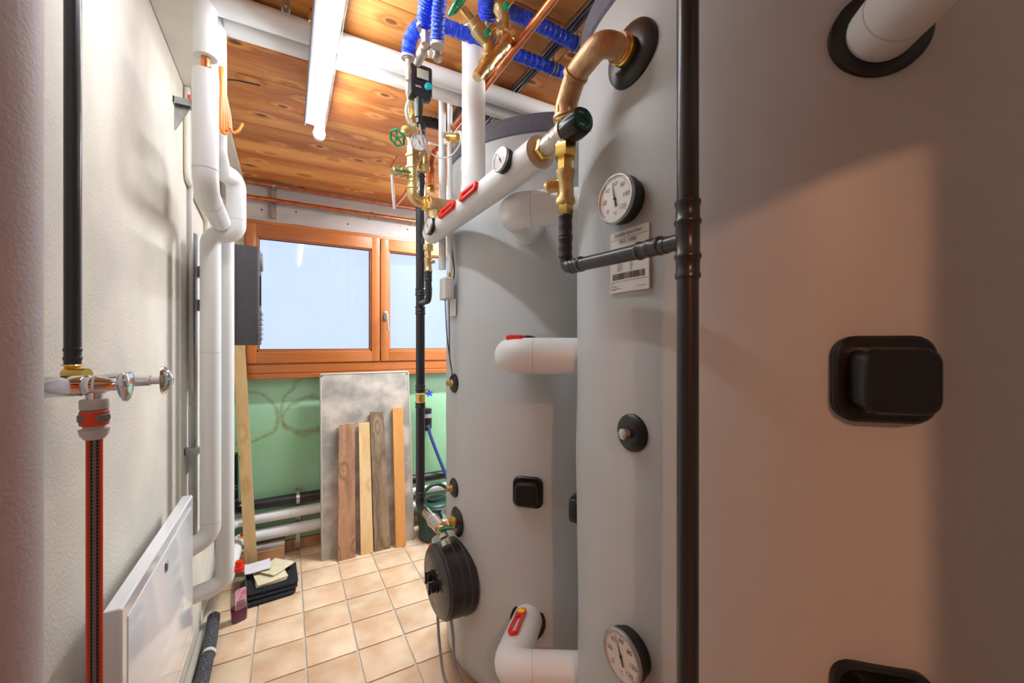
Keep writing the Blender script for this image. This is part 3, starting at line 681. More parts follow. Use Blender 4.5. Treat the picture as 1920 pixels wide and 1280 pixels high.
single('power_cable', MB().tube(cb, .006, 10), M['gcable'], 'grey power cable from the front edge of the heater drum, left of its twin', 'cable', cb[0], 'grey heater cables')
# cable connector behind heater
cc = Thing('cable_connector', 'orange and black plug connector with a yellow tail behind the heater drum', 'connector', AY(806,1040,1.75))
a_, b_ = AY(810,1018,1.78), AY(803,1048,1.76); d_ = (b_-a_)
cc.part('sleeve', MB().lathe(a_, d_, [(0,.010),(.008,.013),(d_.length*.55,.013)], 16), M['orange'])
cc.part('grip', MB().lathe(a_+d_*.5, d_, [(0,.0145),(d_.length*.28,.0145)], 16), M['blackm'])
cc.part('sleeve', MB().lathe(a_+d_*.75, d_, [(0,.013),(d_.length*.25,.013)], 16), M['orange'])
cc.part('nut', MB().lathe(b_, d_, [(0,.0145),(.015,.0145),(.022,.009)], 12), M['grey'])
cc.part('lead', MB().tube(smooth([b_+d_.normalized()*.018, AY(802,1062,1.76), AY(808,1074,1.75), V((.56,1.70,.42))]), .006, 10), M['yellow'])

# ------------------------------------------------------------------ black riser near the rear tank, ending at a drain valve
BX, BY = .541, 1.85
BR = .0205
br = Thing('black_riser_pipe', 'slim black vertical pipe in front of the window and boards, with brass ring', 'pipe', (BX, BY, .65))
pz = lambda py: AX(789, py, BX).z if False else 1.4+(645-py)*((BX*sn+BY*cs))/F
br.part('pipe', MB().tube([(BX,BY,pz(945)),(BX,BY,pz(752))], BR, 20), M['blackpipe'])
br.part('pipe', MB().tube([(BX,BY,pz(736)),(BX,BY,pz(225))], BR, 20), M['blackpipe'])
br.part('brass_ring', MB().lathe((BX,BY,pz(755)), (0,0,1), [(0,.0225),(.003,.0235),(.006,.0215),(.034,.0215),(.037,.0235),(.04,.0225)], 24), M['brassdark'])
for y_, L_ in ((942,.055),(765,.03),(733,.03),(590,.04),(555,.035),(392,.05),(345,.055),(300,.05),(265,.05)):
    b = MB(); sleeve(b, (BX,BY,pz(y_)), (0,0,1), L_, BR); br.part('sleeve', b, M['blackpipe'])
br.part('tee_branch', MB().tube(fillet([(BX,BY,pz(568)),(BX,BY-.06,pz(568)), (BX,BY-.115,pz(568)),(BX-.001,BY-.13,pz(560)),(BX,BY-.13,pz(545))], .02), .014, 16), M['blackpipe'])
# drain: elbow, bright pipe, valve
q0 = V((BX,BY,pz(948))); VQ = V((.548, 1.625, .648)); q1 = V((BX+.002,BY-.03,pz(958)))
br.part('elbow', MB().tube(fillet([q0+V((0,0,.03)), V((BX,BY,VQ.z)), V((.543,1.77,VQ.z))], .03), .021, 18), M['blackm'])
dv = Thing('drain_valve', 'brass drain valve with green lever joining the rear tank above the heater', 'valve', VQ)
dv.part('supply_tube', MB().tube([V((.543,1.79,.648)), V((.547,1.67,.648))], .0205, 24), M['chrome'], label='shiny steel tube')
dv.part('tee_body', MB().tube([V((.547,1.685,.648)), V((.549,1.585,.648))], .0255, 22).lathe((.547,1.685,.648), (0,-1,0), [(0,.027),(.012,.029),(.02,.0265)], 22).tube([VQ, V((.585,1.618,.648))], .021, 18), M['nickel'])
dv.part('brass_nut', hexnut(MB(), V((.583,1.618,.648)), (1,0,0), .016, .021), M['brassdark'])
dv.part('union', MB().lathe((.598,1.618,.648), (1,0,0), [(0,.018),(.012,.018),(.014,.026),(.022,.026),(.024,.022),(.03,.03),(.036,.03)], 22), M['brassdark'])
dv.part('outlet', MB().lathe((.549,1.587,.648), V((0,-1,0)), [(0,.024),(.008,.025),(.012,.018),(.02,.017)], 20), M['brass'])
ov = V((.551,1.565,.640)); dd = V((.05,-.55,-.6)).normalized()
dv.part('ball_valve', hexnut(MB().lathe(ov+V((0,.01,.006)), dd, [(0,.015),(.02,.015),(.022,.018),(.03,.018)], 18), ov+dd*.03, dd, .022, .019), M['nickel'])
dv.part('lever', MB().rr(ov+V((.012,-.004,.012)), (0,-.1,1), (1,-.3,0), [(0,.008,.030,.006),(.008,.008,.030,.006)]).lathe(ov+V((-.004,-.002,-.004)), (0,0,1), [(0,.008),(.02,.008)], 12), M['green'], label='green lever')
rosette_t = MB().lathe((.636,1.618,.648), (-1,0,0), [(0,.058),(.006,.062),(.012,.055),(.018,.03)], 36); dv.part('wall_collar', rosette_t, M['rubber'])

# brass fittings under the far end of the header, down to the black tee
lx, ly = BX-.002, 1.722
tf = Thing('header_drop_fitting', 'slim brass fittings and black sleeve hanging under the far end of the header', 'pipe fitting', (lx,ly,1.7))
D_ = lx*sn+ly*cs; fz = lambda py: 1.4+(645-py)*D_/F
tf.part('brass_nut', hexnut(MB(), (lx,ly,fz(458)), (0,0,-1), fz(458)-fz(470), .022), M['brass'])
tf.part('brass_tube', MB().tube([(lx,ly,fz(468)),(lx,ly,fz(484))], .012, 14), M['brass'])
tf.part('check_valve', MB().lathe((lx,ly,fz(482)), (0,0,-1), [(0,.013),(.004,.019),(.015,.018),(.03,.014),(.05,.0155),(.06,.019),(.068,.014)], 18).lathe((lx+.004,ly-.004,fz(492)), (.8,-.4,.35), [(0,.010),(.022,.011),(.024,.007)], 12), M['brass'])
b = MB(); sleeve(b, (lx,ly,fz(508)), (0,0,-1), .045, .0145); tf.part('black_sleeve', b, M['blackpipe'])
tf.part('black_tube', MB().tube([(lx,ly,fz(510)),(lx,ly,fz(552))], .0145, 14), M['blackpipe'])
# ------------------------------------------------------------------ brass mixing station
SY = 1.62
SX = AY(773, 300, SY).x; DS = SX*sn+SY*cs; sz = lambda py: 1.4+(645-py)*DS/F
st = Thing('brass_mixing_station', 'brass valve column with green hand wheel hanging left of the white riser', 'valve', (SX,SY,sz(350)))
b = MB().lathe((SX,SY,sz(205)), (0,0,-1), [(0,.012),(.002,.024),(.03,.024),(.034,.017),(.07,.019),(.085,.022),(.12,.023),(.13,.018),(.16,.018),(.162,.021),(.17,.021)], 22)
b.tube([(SX,SY,sz(275)),(SX,SY,sz(345))], .0205, 22)
st.part('column', b, M['brass'])
for y_ in (222, 240, 290, 312, 338, 350): st.part('ring_bead', MB().lathe((SX,SY,sz(y_)), (0,0,-1), [(0,.022),(.002,.0265),(.010,.0265),(.012,.022)], 22), M['brass'])
el = fillet([(SX,SY,sz(338)),(SX,SY,sz(377)),(SX+.1,SY,sz(377))], .045, 10)
st.part('elbow', MB().tube(el, .0215, 22), M['brass'])
x0_ = AY(797,378,SY).x; x1_ = AY(843,378,SY).x
st.part('collar_nut', MB().lathe((x0_-.012,SY,sz(377)), (1,0,0), [(0,.025),(.004,.03),(.012,.027),(.016,.032),(.028,.032),(.03,.026)], 8), M['brassdark'])
st.part('body', MB().lathe((x0_+.012,SY,sz(377)), (1,0,0), [(0,.03),(.004,.034),(.012,.0335),(.02,.029),(x1_-x0_-.02,.029),(x1_-x0_-.012,.033),(x1_-x0_-.004,.033),(x1_-x0_-.002,.02),(x1_-x0_+.02,.018)], 28), M['bronze'])
st.part('lower_outlet', MB().lathe(((x0_+.035),SY,sz(388)), (0,0,-1), [(0,.024),(.03,.02),(.05,.021),(.056,.025),(.066,.025),(.07,.02)], 20), M['brass'])
# diagonal Y valve with hand wheel
a_ = V((SX,SY,sz(238))); b_ = AY(745, 258, SY-.06); dd = (b_-a_).normalized(); LL = (b_-a_).length
st.part('wheel_valve', MB().lathe(a_, dd, [(0,.016),(.02,.02),(LL*.45,.021),(LL*.5,.016),(LL*.62,.014),(LL*.66,.009),(LL,.008)], 18), M['brass'])
def wheel(t, o, d, R, m, nm='hand_wheel', spokes=5):
    R1_, U1_, D1_ = frame(d); rs = []; mb = MB(); pts = [V(o)+(R1_*math.cos(2*PI*k/36)+U1_*math.sin(2*PI*k/36))*R*(1+.07*math.cos(2*PI*k/36*6)) for k in range(36)]
    rr = R*.16; n_ = 36; vs = []; fs = []
    for k in range(n_):
        e = (pts[k]-V(o)).normalized()
        for j in range(8): vs.append(pts[k]+e*rr*math.cos(2*PI*j/8)+D1_*rr*math.sin(2*PI*j/8))
    for k in range(n_):
        for j in range(8): fs.append((k*8+j, ((k+1)%n_)*8+j, ((k+1)%n_)*8+(j+1)%8, k*8+(j+1)%8))
    mb.add(vs, fs)
    for s_ in range(spokes):
        a1 = 2*PI*s_/spokes; mb.tube([V(o), V(o)+(R1_*math.cos(a1)+U1_*math.sin(a1))*R], rr*.6, 8)
    mb.lathe(V(o)-D1_*rr, D1_, [(0,R*.28),(rr*2,R*.28)], 14)
    return t.part(nm, mb, m, label='green hand wheel')
wheel(st, b_, dd, .028, M['green'])
# side ball valve
a_ = V((SX,SY,sz(325))); b_ = AY(731, 321, SY)
st.part('side_valve', MB().lathe(a_, b_-a_, [(0,.014),(.03,.016),(.04,.021),(.046,.021),(.048,.013),(.06,.013),(.062,.018),(.075,.018),(.077,.012),((b_-a_).length,.013)], 16), M['brass'])
st.part('side_lever', MB().obox(AY(741,318,SY-.025), AY(764,322,SY-.03)-AY(741,318,SY-.025), (0,-.3,1), .06, .018, .005).lathe(AY(750,322,SY), (0,-.1,1), [(0,.006),(.022,.006)], 10), M['green'], label='green lever')
st.part('test_tube', MB().tube(smooth([AY(735,325,SY), AY(736,345,SY), AY(738,372,SY), AY(740,392,SY)]), .006, 10), M['lgrey'])
# second brass leg beside the column
QX = AY(797, 300, SY).x
st.part('bypass_leg', MB().tube(smooth([AY(781,305,SY), AY(792,288,SY), AY(797,300,SY), AY(796,322,SY)]), .0165, 16).lathe(AY(796,310,SY), (0,0,-1), [(0,.018),(.004,.024),(.022,.024),(.024,.018)], 6), M['brass'])
# gauge on the station
g_ = AY(785, 268, SY-.07); gauge(g_, (-.15,-1,-.25), .031, 'small round white thermometer on the front of the brass valve column', 48, .016, numerals=True, collar=False, caps=('0','40','80','120'))
# controller
CYc = 1.40
cl = AY(768,115,CYc); cr_ = AY(812,150,CYc); top = AY(790,120,CYc).z; bot = AY(790,181,CYc).z; cxm = (AY(769,150,CYc).x+AY(811,150,CYc).x)/2; hw = (AY(811,150,CYc).x-AY(769,150,CYc).x)/2
ct = Thing('pump_controller', 'dark grey controller box with small display and turquoise button above the brass valve column', 'controller', (cxm,CYc,bot))
hh = (top-bot)/2; zc = (top+bot)/2
bx = ct.part('housing', MB().rr((cxm,CYc+.055,zc), (0,-1,0), (0,0,1), [(0,hw*.85,hh*.85,.008),(.02,hw,hh,.008),(.05,hw,hh,.008),(.055,hw-.004,hh-.004,.006)]), M['blackm'])
yf = CYc
sl = ct.part('screen', MB().box((cxm-hw*.42,yf-.002,zc+hh*.1),(cxm+hw*.62,yf+.003,zc+hh*.68)), M['lcd'])
ct.part('screen_frame', MB().box((cxm-hw*.55,yf-.0012,zc-hh*.02),(cxm+hw*.74,yf+.002,zc+hh*.8),.001), M['blackpl'])
ct.part('button', MB().lathe((cxm+hw*.58,yf,zc-hh*.3), (0,-1,0), [(0,.0125),(.008,.0125),(.010,.010)], 24), M['cyan'], label='turquoise round button')
mk = MB(); text(mk, 'wilo', (cxm-hw*.28,yf-.0005,zc-hh*.42), (0,-1,0), .0125); ct.part('print', mk, M['white'])
ct.part('cable_gland', MB().lathe((cxm-.004,CYc+.02,bot+.01), (0,0,-1), [(0,.018),(.03,.016),(.075,.012),(.078,.009),(.095,.009)], 12), M['blackm'])
ct.part('mount_bracket', MB().tube(smooth([AY(770,180,CYc+.06), AY(762,205,CYc+.08), AY(768,228,CYc+.1), AY(778,235,CYc+.1)]), .006, 8), M['lgrey'])
ct.part('pump_body', MB().tube(smooth([AY(783,118,CYc+.07), AY(768,160,CYc+.1), AY(771,185,CYc+.12), AY(774,205,SY-.05), (SX,SY,sz(212))]), .015, 16), M['brass'], label='brass body behind the controller')
cbp = smooth([V((cxm-.004,CYc+.02,bot-.08)), AY(786,228,1.42), AY(790,250,1.45), AY(800,280,1.5), AY(825,296,1.5), AY(848,290,1.45), AY(862,270,1.4), AY(864,250,1.38)], 8)
single('controller_cable', MB().tube(cbp, .0035, 8), M['lgrey'], 'thin pale grey cable looping from the controller box past the brass column', 'cable', cbp[0])
# copper line along the ceiling
CXX, CZ = .614, 2.31
cpl = Thing('copper_ceiling_pipe', 'single copper pipe running lengthwise under the ceiling above the tanks', 'pipe', (CXX,1.2,CZ))
e_ = AX(812, 292, CXX); dn = AY(808, 350, 1.72)
cpl.part('pipe', MB().tube(fillet([(CXX,-.3,CZ),(CXX,e_.y,CZ),AY(808,306,1.8),AY(808,352,1.66)], .02, 7), .0125, 18), M['copper'])
b = MB(); b.lathe((CXX,e_.y-.015,CZ), (0,-1,0), [(0,.014),(.003,.016),(.02,.016),(.023,.014)], 18); b.lathe(AY(808,316,1.78), (0,0,-1), [(0,.014),(.003,.0165),(.018,.0165),(.02,.014)], 18)
cpl.part('solder_fitting', b, M['copper'])
cpl.part('brass_union', hexnut(MB().lathe(AY(808,345,1.67), (0,0,-1), [(0,.014),(.006,.019),(.012,.014)], 16), AY(808,353,1.66), (0,0,-1), .022, .019), M['brassdark'])
# clamp with cable ties at the crossing and a hanging tube
vb = Thing('vent_fitting', 'small ribbed brass fitting with a bent white tube beside the white riser', 'valve', AY(850,255,1.34))
vb.part('body', MB().lathe(AY(840,258,1.36), AY(866,258,1.3)-AY(840,258,1.36), [(0,.010),(.003,.014),(.008,.011),(.012,.015),(.018,.011),(.022,.016),(.03,.012),(.04,.014),(.05,.010)], 14), M['brassdark'])
vb.part('bent_tube', MB().tube(smooth([AY(852,250,1.32),AY(862,248,1.31),AY(866,258,1.3),AY(868,285,1.3),AY(867,320,1.3)]), .005, 10), M['lgrey'])
# small side sensor and rod
single('sensor_rod', MB().tube([AY(803,268,1.75),AY(853,281,1.75)], .004, 8).lathe(AY(803,268,1.75), AY(853,281,1.75)-AY(803,268,1.75), [(0,.007),(.012,.007)], 8), M['lgrey'], 'thin pale rod to the right of the white thermometer on the brass column', 'sensor', AY(803,268,1.75))
# black insulated branch under the ceiling
bi = Thing('black_ceiling_pipe', 'short black insulated pipe bending off the riser just under the ceiling', 'pipe', AY(820,230,1.85))
pth = fillet([(BX,BY,pz(240)),(BX,BY,pz(226)),AY(850,240,1.85)], .02)
bi.part('insulation', MB().tube(pth, .024, 16), M['blackm'])
bi.part('branch', MB().tube([AY(846,238,1.85), AY(868,198,1.62)], .02, 14), M['blackm'])
for k in range(5):
    q = AY(806+k*8, 228.5+k*2.2, 1.85); bi.part('cable_tie', MB().lathe(q, (1,0,-.02), [(0,.0245),(.001,.0255),(.003,.0255),(.004,.0245)], 16, cap=False), M['blackpl'])

# ------------------------------------------------------------------ blue wrapped hoses
def rough_tube(pts, r, seg=16, amp=.07, seedv=0):
    P_ = smooth(pts, 22); rr = [r*(1+amp*math.sin(i*1.9+seedv)+amp*.5*noise.noise(V((i*.6, seedv, 0)))) for i in range(len(P_))]
    return MB().tube(P_, rr, seg)
def hose(label, pts, r, s, ends=()):
    t = Thing('blue_insulated_hose', label, 'hose', pts[0], 'blue wrapped hoses')
    t.part('insulation', rough_tube(pts, r, 16, .085, s), M['blue'], sharp=80)
    for q, d in ends: t.part('end_collar', MB().lathe(q, d, [(0,r*.95),(.002,r*1.02),(.012,r*1.0),(.013,r*.6)], 16), M['lgrey'])
    return t
zb1 = 2.42
hose('blue wrapped hose running crosswise under the ceiling, nearest the top of the photo', [V((.50,1.09,zb1)),V((.62,1.09,zb1)),V((.72,1.09,zb1)),V((.86,1.1,zb1)),V((1.02,1.1,zb1)),V((1.2,1.1,zb1))], .021, 1)
q = AY(765,103,1.28); dn_ = V((0,0,-1))
hose('blue wrapped hose curving down left of the controller box and crossing under the ceiling', [V((1.2,1.24,zb1)),V((1.02,1.24,zb1)),V((.82,1.24,zb1)),V((.66,1.24,zb1)),V((.5,1.24,zb1)),AY(830,48,1.24),AY(800,42,1.22),AY(778,58,1.24),AY(768,80,1.26),q], .021, 2, ((q,dn_),))
q1 = AY(796,46,1.08)
hose('blue wrapped hose coming down to the bright fittings above the controller, left of the pair', [AY(812,-70,.96),AY(806,-30,1.0),AY(800,10,1.04),q1], .021, 3, ((q1,dn_),))
q2 = AY(820,80,1.05)
hose('blue wrapped hose coming down beside its twin, the right of the pair', [AY(836,-60,.95),AY(827,-20,.98),AY(822,30,1.02),q2], .018, 4, ((q2,dn_),))
q3 = AY(912,38,1.12)
hose('short thick smooth blue hose above the slanting brass valves', [AY(915,-40,1.03),AY(913,0,1.08),q3], .024, 5, ())
# bright fittings
bf = Thing('air_vent_fitting', 'cluster of bright nickel fittings and small vent above the controller', 'fitting', AY(800,90,1.15))
bf.part('hose_nipple', hexnut(MB().lathe(AY(797,48,1.08), (0,0,-1), [(0,.012),(.012,.014),(.014,.010),(.05,.010)], 14), AY(798,60,1.1), (0,0,-1), .018, .016), M['nickel'])
bf.part('knuckle', MB().tube(smooth([AY(799,65,1.1),AY(800,82,1.12),AY(792,97,1.2),AY(783,115,1.36)]), .0155, 14), M['nickel'])
bf.part('cross_arm', MB().lathe(AY(794,92,1.15), AY(821,104,1.1)-AY(794,92,1.15), [(0,.012),(.01,.016),(.016,.010),(.024,.016),(.03,.010),(.045,.014)], 12), M['nickel'])
bf.part('vent_bulb', MB().tube([AY(820,84,1.06),AY(820,106,1.09)], .008, 12).lathe(AY(820,92,1.07), (0,0,-1), [(0,.009),(.006,.0125),(.014,.009)], 12).lathe(AY(820,104,1.08), (0,-.4,-1), [(0,.008),(.005,.0135),(.012,.0135),(.016,.008)], 14), M['nickel'])
bf.part('hose_barb', MB().lathe(AY(765,106,1.28), (0,0,-1), [(0,.010),(.006,.010),(.006,.014),(.010,.014),(.010,.009),(.03,.008),(.045,.011),(.06,.007),(.075,.006)], 14), M['nickel'])
bf.part('drain_tip', MB().lathe(AY(764,135,1.28), (0,0,-1), [(0,.005),(.01,.006),(.012,.004),(.022,.004)], 10), M['yellow'])

# ------------------------------------------------------------------ slanting brass valves, top centre
VY1 = 1.08
sv = Thing('slanted_valve_group', 'pair of slanting brass valves with green caps and hand wheel, top centre', 'valve', AY(905,140,VY1))
def seg(px0, py0, px1, py1, prof, y0=VY1, y1=VY1, n=18):
    a = AY(px0,py0,y0); b = AY(px1,py1,y1); L_ = (b-a).length; return MB().lathe(a, b-a, [(t*L_, r) for t, r in prof], n)
sv.part('lower_cap', seg(893,146,915,118,[(0,.010),(.04,.0155),(.3,.0165),(.34,.0145),(.6,.0175),(1,.018)]), M['brass'])
sv.part('lower_body', seg(906,128,932,97,[(0,.0185),(.1,.022),(.35,.0215),(.45,.018),(.9,.018),(1,.021)]), M['brass'])
sv.part('middle_body', seg(928,103,956,68,[(0,.017),(.35,.0175),(.4,.021),(.8,.022),(1,.016)]), M['brass'])
sv.part('square_plug', MB().obox(AY(954,68,VY1-.01), (.8,-.5,.4), (0,0,1), .022, .017, .017), M['brass'])
sv.part('right_neck', seg(940,90,946,40,[(0,.016),(.3,.018),(.34,.016),(.5,.0155),(.55,.022),(.62,.022),(.66,.019),(1,.018)]), M['brass'])
sv.part('right_body', seg(948,44,925,-12,[(0,.017),(.2,.02),(.45,.027),(.7,.028),(.75,.03),(1,.03)]), M['brass'])
sv.part('left_neck', seg(914,120,917,68,[(0,.014),(.3,.014),(.34,.017),(.6,.017),(.62,.015),(.9,.016),(1,.018)]), M['brass'])
sv.part('left_body', seg(919,88,886,38,[(0,.016),(.2,.018),(.5,.024),(.75,.0245),(.78,.02),(1,.02)]), M['brass'])
sv.part('left_spindle', seg(893,50,868,16,[(0,.016),(.15,.0165),(.2,.012),(1,.011)]), M['brassdark'])
a_ = AY(868,16,VY1); b_ = AY(860,6,VY1); wheel(sv, b_, b_-a_, .036, M['green'])
sv.part('hose_nut', hexnut(MB(), AY(912,38,1.12), AY(914,66,1.12)-AY(912,38,1.12), .03, .02), M['nickel'])
for px, py in ((916,58),(951,8)):
    a_ = AY(px-2,py+3,VY1-.03); b_ = AY(px+10,py-8,VY1-.02)
    sv.part('drain_tap', MB().lathe(b_, a_-b_, [(0,.008),((a_-b_).length,.008)], 12), M['brassdark'])
    sv.part('green_cap', MB().lathe(a_-(b_-a_).normalized()*.008, b_-a_, [(0,.006),(.001,.010),(.014,.010),(.016,.008)], 14), M['green'], label='green cap')
# ceiling rail and clips
RX = .835
rl = Thing('ceiling_rail', 'galvanised steel channel rail fixed lengthwise under the ceiling holding blue hoses', 'rail', (RX,1.2,CE))
rl.part('channel', MB().box((RX-.014,.5,CE-.022),(RX-.011,1.95,CE)).box((RX+.011,.5,CE-.022),(RX+.014,1.95,CE)).box((RX-.014,.5,CE-.004),(RX+.014,1.95,CE-.001)).box((RX-.014,.5,CE-.022),(RX-.006,1.95,CE-.02)).box((RX+.006,.5,CE-.022),(RX+.014,1.95,CE-.02)), M['steel'])
for y_ in (1.1, 1.24):
    c_ = V((RX+.03, y_, zb1)); b = MB()
    for dx in (-.012, .0):
        b.lathe(c_+V((dx,0,0)), (1,0,0), [(0,.0215),(0,.0255),(.007,.0255),(.007,.0215)], 24, cap=False)
    b.lathe(c_+V((0,0,.022)), (0,0,1), [(0,.006),(.03,.006)], 8)
    rl.part('hose_clip', b, M['steel'])
rl.part('thread_rod', MB().tube([(RX,1.72,CE-.02),(RX,1.72,CE-.12)], .004, 8), M['steel'])

# ------------------------------------------------------------------ white ceiling pipes and left-hand pipe stack
for y_, lab in ((1.50,'white insulated pipe crossing under the ceiling, the one nearer the camera'), (1.585,'white insulated pipe crossing under the ceiling, the one nearer the window')):
    t = Thing('ceiling_pipe', lab, 'pipe', (.5,y_,2.43), 'white ceiling pipes'); x0 = -.205 if y_ < 1.55 else -.175
    t.part('jacket', MB().tube([(x0,y_,2.43),(1.9,y_,2.43)], .034, 26), M['whitepipe'])
    seams(t, [((x,y_,2.43), (1,0,0), .034) for x in (.62, 1.3)])
AXp, AYp = -.212, 1.50
lp = Thing('left_upper_pipe', 'large white insulated pipe in the upper left with an open gap showing copper', 'pipe', (AXp,AYp,2.0))
Dz = AXp*sn+AYp*cs; az = lambda py: 1.4+(645-py)*Dz/F
lp.part('upper_jacket', MB().tube([(AXp,AYp,CE-.004),(AXp,AYp,az(108))], .0295, 26), M['whitepipe'])
lp.part('copper_core', MB().tube([(AXp,AYp,az(100)),(AXp,AYp,az(145))], .012, 16), M['copper'])
b_ = MB().lathe((AXp+.014,AYp-.006,az(128)), (0,0,-1), [(0,.010),(.02,.011),(.022,.008)], 12); lp.part('fitting', b_, M['nickel'])
lo = fillet([V((AXp,AYp,az(136))), V((AXp,AYp,az(358))), V((-.225,2.05,1.868)), V((-.225,2.05,.9)), V((-.225,2.05,.412)), V((-.36,2.0,.405))], [.07,.06,.05,.05], 8)
lp.part('lower_jacket', MB().tube(lo, .0325, 28), M['whitepipe'])
seams(lp, [((AXp,AYp,az(318)), (0,0,1), .0325), (V((AXp,AYp,az(358))).lerp(V((-.225,2.05,1.868)),.2), V((-.013,.55,0)), .0325)])
BXp = AY(401,200,1.585).x
jp = Thing('left_jog_pipe', 'white insulated pipe on the left with a square jog near the window corner', 'pipe', (-.26,1.93,1.0))
D3 = lambda q: q
zj = AY(443,338,1.93).z; xj = AY(443,437,1.93).x
J = [V((BXp,1.585,2.43)), V((BXp,1.60,AY(402,285,1.6).z)), V((AY(412,338,1.84).x,1.85,zj)), V((xj,1.93,zj)), AY(443,437,1.93), AY(395,441,1.93), AY(395,1004,1.93), AY(352,1030,1.9)]
J[5].x = J[6].x = AY(395,700,1.93).x
jp.part('jacket', MB().tube(fillet(J, [.03,.05,.045,.045,.045,.06], 8), .0335, 28), M['whitepipe'])
seams(jp, [(q, d, .0335) for q, d in ((J[4]+V((0,0,.05)),(0,0,1)), (V((J[6].x,1.93,1.37)),(0,0,1)), (V((J[6].x,1.93,.72)),(0,0,1)))])
# flat white duct behind them
dc = Thing('cable_duct', 'tall flat white ribbed duct standing behind the left pipes', 'duct', (-.25,2.12,.3))
b = MB().box((-.262,2.10,.47),(-.212,2.2,1.86)); x_ = -.238
for k in range(3): b.box((-.258+k*.017,2.096,.47),(-.25+k*.019,2.1,1.86))
dc.part('channel', b, M['whitepipe'])
# thin cream conduit on the plaster following the bend
cd = [AY(348,-20,1.2)]
def WX(px, py, x=WL+.012): return AX(px, py, x)
cpts = [WX(352,-10), WX(349,120), WX(347,330), WX(386,412,WL+.02)]
cpts = [V((WL+.012, 2.10, 2.45)), V((WL+.012,2.10,2.08)), V((WL+.014,2.56,2.03)), V((WL+.014,2.6,1.0))]
single('wall_conduit', MB().tube(fillet(cpts, .04), .011, 12), mat('cream_conduit', (226,220,204), .6), 'thin cream conduit on the left wall running down behind the white pipes', 'conduit', cpts[1])
single('wall_conduit', MB().tube([(WL+.012,2.17,2.45),(WL+.012,2.17,1.2)], .009, 12), M['lgrey'], 'second thin pale conduit on the left wall just beyond the bent one', 'conduit', (WL+.012,2.17,1.2))
rr_ = Thing('mounting_rail', 'dark grey steel mounting rail on the left wall behind the white pipes', 'rail', (WL+.02,2.2,1.0))
rr_.part('channel', MB().box((WL,2.20,.5),(WL+.025,2.24,1.88)), M['steel'])
def bracket(y_, z_, lab):
    t = Thing('wall_bracket', lab, 'bracket', (WL,y_,z_), 'wall brackets')
    b = MB().box((WL,y_-.018,z_+.004),(WL+.065,y_+.018,z_+.008)).box((WL,y_-.018,z_-.02),(WL+.004,y_+.018,z_+.008)).box((WL,y_+.014,z_-.016),(WL+.065,y_+.018,z_+.004)).box((WL,y_-.018,z_-.016),(WL+.065,y_-.014,z_+.004))
    t.part('arm', b, M['steel'])
    g = MB().add([(WL+.002,y_+.005,z_-.02),(WL+.002,y_+.01,z_-.02),(WL+.055,y_+.005,z_),(WL+.055,y_+.01,z_),(WL+.002,y_+.005,z_-.11),(WL+.002,y_+.01,z_-.11)], [(0,2,4),(1,5,3),(0,1,3,2),(2,3,5,4),(0,4,5,1)])
    t.part('brace', g, M['steel']); return t
q = AX(345,192,WL+.03); t = bracket(q.y, q.z, 'galvanised steel wall bracket beside the upper left white pipe')
t.part('plug', MB().lathe((WL+.05,q.y-.02,q.z+.01), (0,-.2,1), [(0,.006),(.012,.006)], 10), M['red'], label='small red plug')
q = AX(364,842,WL+.03); bracket(q.y, q.z, 'galvanised steel wall bracket low on the left wall above the white panel')
# orange cable coil
oc = Thing('orange_cable_bundle', 'bundle of orange cables folded and hanging beside the upper left pipe', 'cable', AY(415,130,1.8))
for k in range(5):
    x = 409+k*3.5; pts = [AY(413+k*.8,125,1.53), AY(415+k*1.4,165,1.53+k*.004), AY(414+k*4,215,1.53+k*.006), AY(415+k*4.8,243+random.uniform(-3,3),1.53+k*.006)]
    if k == 4: pts += [AY(446,246,1.56), AY(455,232,1.57)]
    if k == 0: pts += [AY(420,250,1.54), AY(425,243,1.55), AY(418,180,1.55)]
    oc.part('cable', MB().tube(smooth(pts), .0045, 8), M['ocable'])
single('black_wire', MB().tube(smooth([AY(418,150,1.9),AY(440,150,1.9),AY(465,155,1.9),AY(488,160,1.9)]), .0025, 6), M['blackm'], 'short stray black wire poking out below the ceiling by the orange cables', 'wire', AY(418,150,1.9))
single('cable_clip', MB().box(AY(413,74,1.6)-V((.004,.004,.006)), AY(413,74,1.6)+V((.006,.006,.006)),.001), M['white'], 'small white clip beside the left pipe, the upper one', 'clip', AY(413,74,1.6))
single('cable_clip', MB().box(AY(412,122,1.62)-V((.004,.004,.006)), AY(412,122,1.62)+V((.006,.006,.006)),.001), M['white'], 'small white clip beside the left pipe, just above the orange cables', 'clip', AY(412,122,1.62))

# black foam pump group box
x0, x1 = -.232, -.112; y0, y1 = 2.21, 2.4; zt_, zb_ = 1.852, 1.395
pg = Thing('pump_group_box', 'tall dark speckled foam box mounted on the pipes left of the window', 'insulation box', (x0,y0,zb_))
pg.part('shell', MB().rr(((x0+x1)/2,(y0+y1)/2,zb_), (0,0,1), (0,1,0), [(0,.056,.092,.01),(.006,.06,.095,.012),(zt_-zb_-.006,.06,.095,.012),(zt_-zb_,.056,.092,.01)]), M['epp'])
pg.part('mounting_arm', MB().box((WL,2.27,1.55),(x0+.01,2.32,1.6)).box((WL,2.27,1.7),(x0+.01,2.32,1.75)), M['steel'])
pg.part('gauge_recess', MB().lathe((x1-.002,2.27,1.79), (1,0,0), [(0,.045),(.014,.043),(.016,.036)], 28), M['gcable'])
pg.part('slot', MB().box((x1-.001,2.235,1.58),(x1+.006,2.27,1.72),.002), M['blackm'])
for k in range(6):
    pg.part('rib', MB().box((x1-.002,2.225,1.42+k*.024),(x1+.010,2.36,1.436+k*.024),.002), M['gcable'])

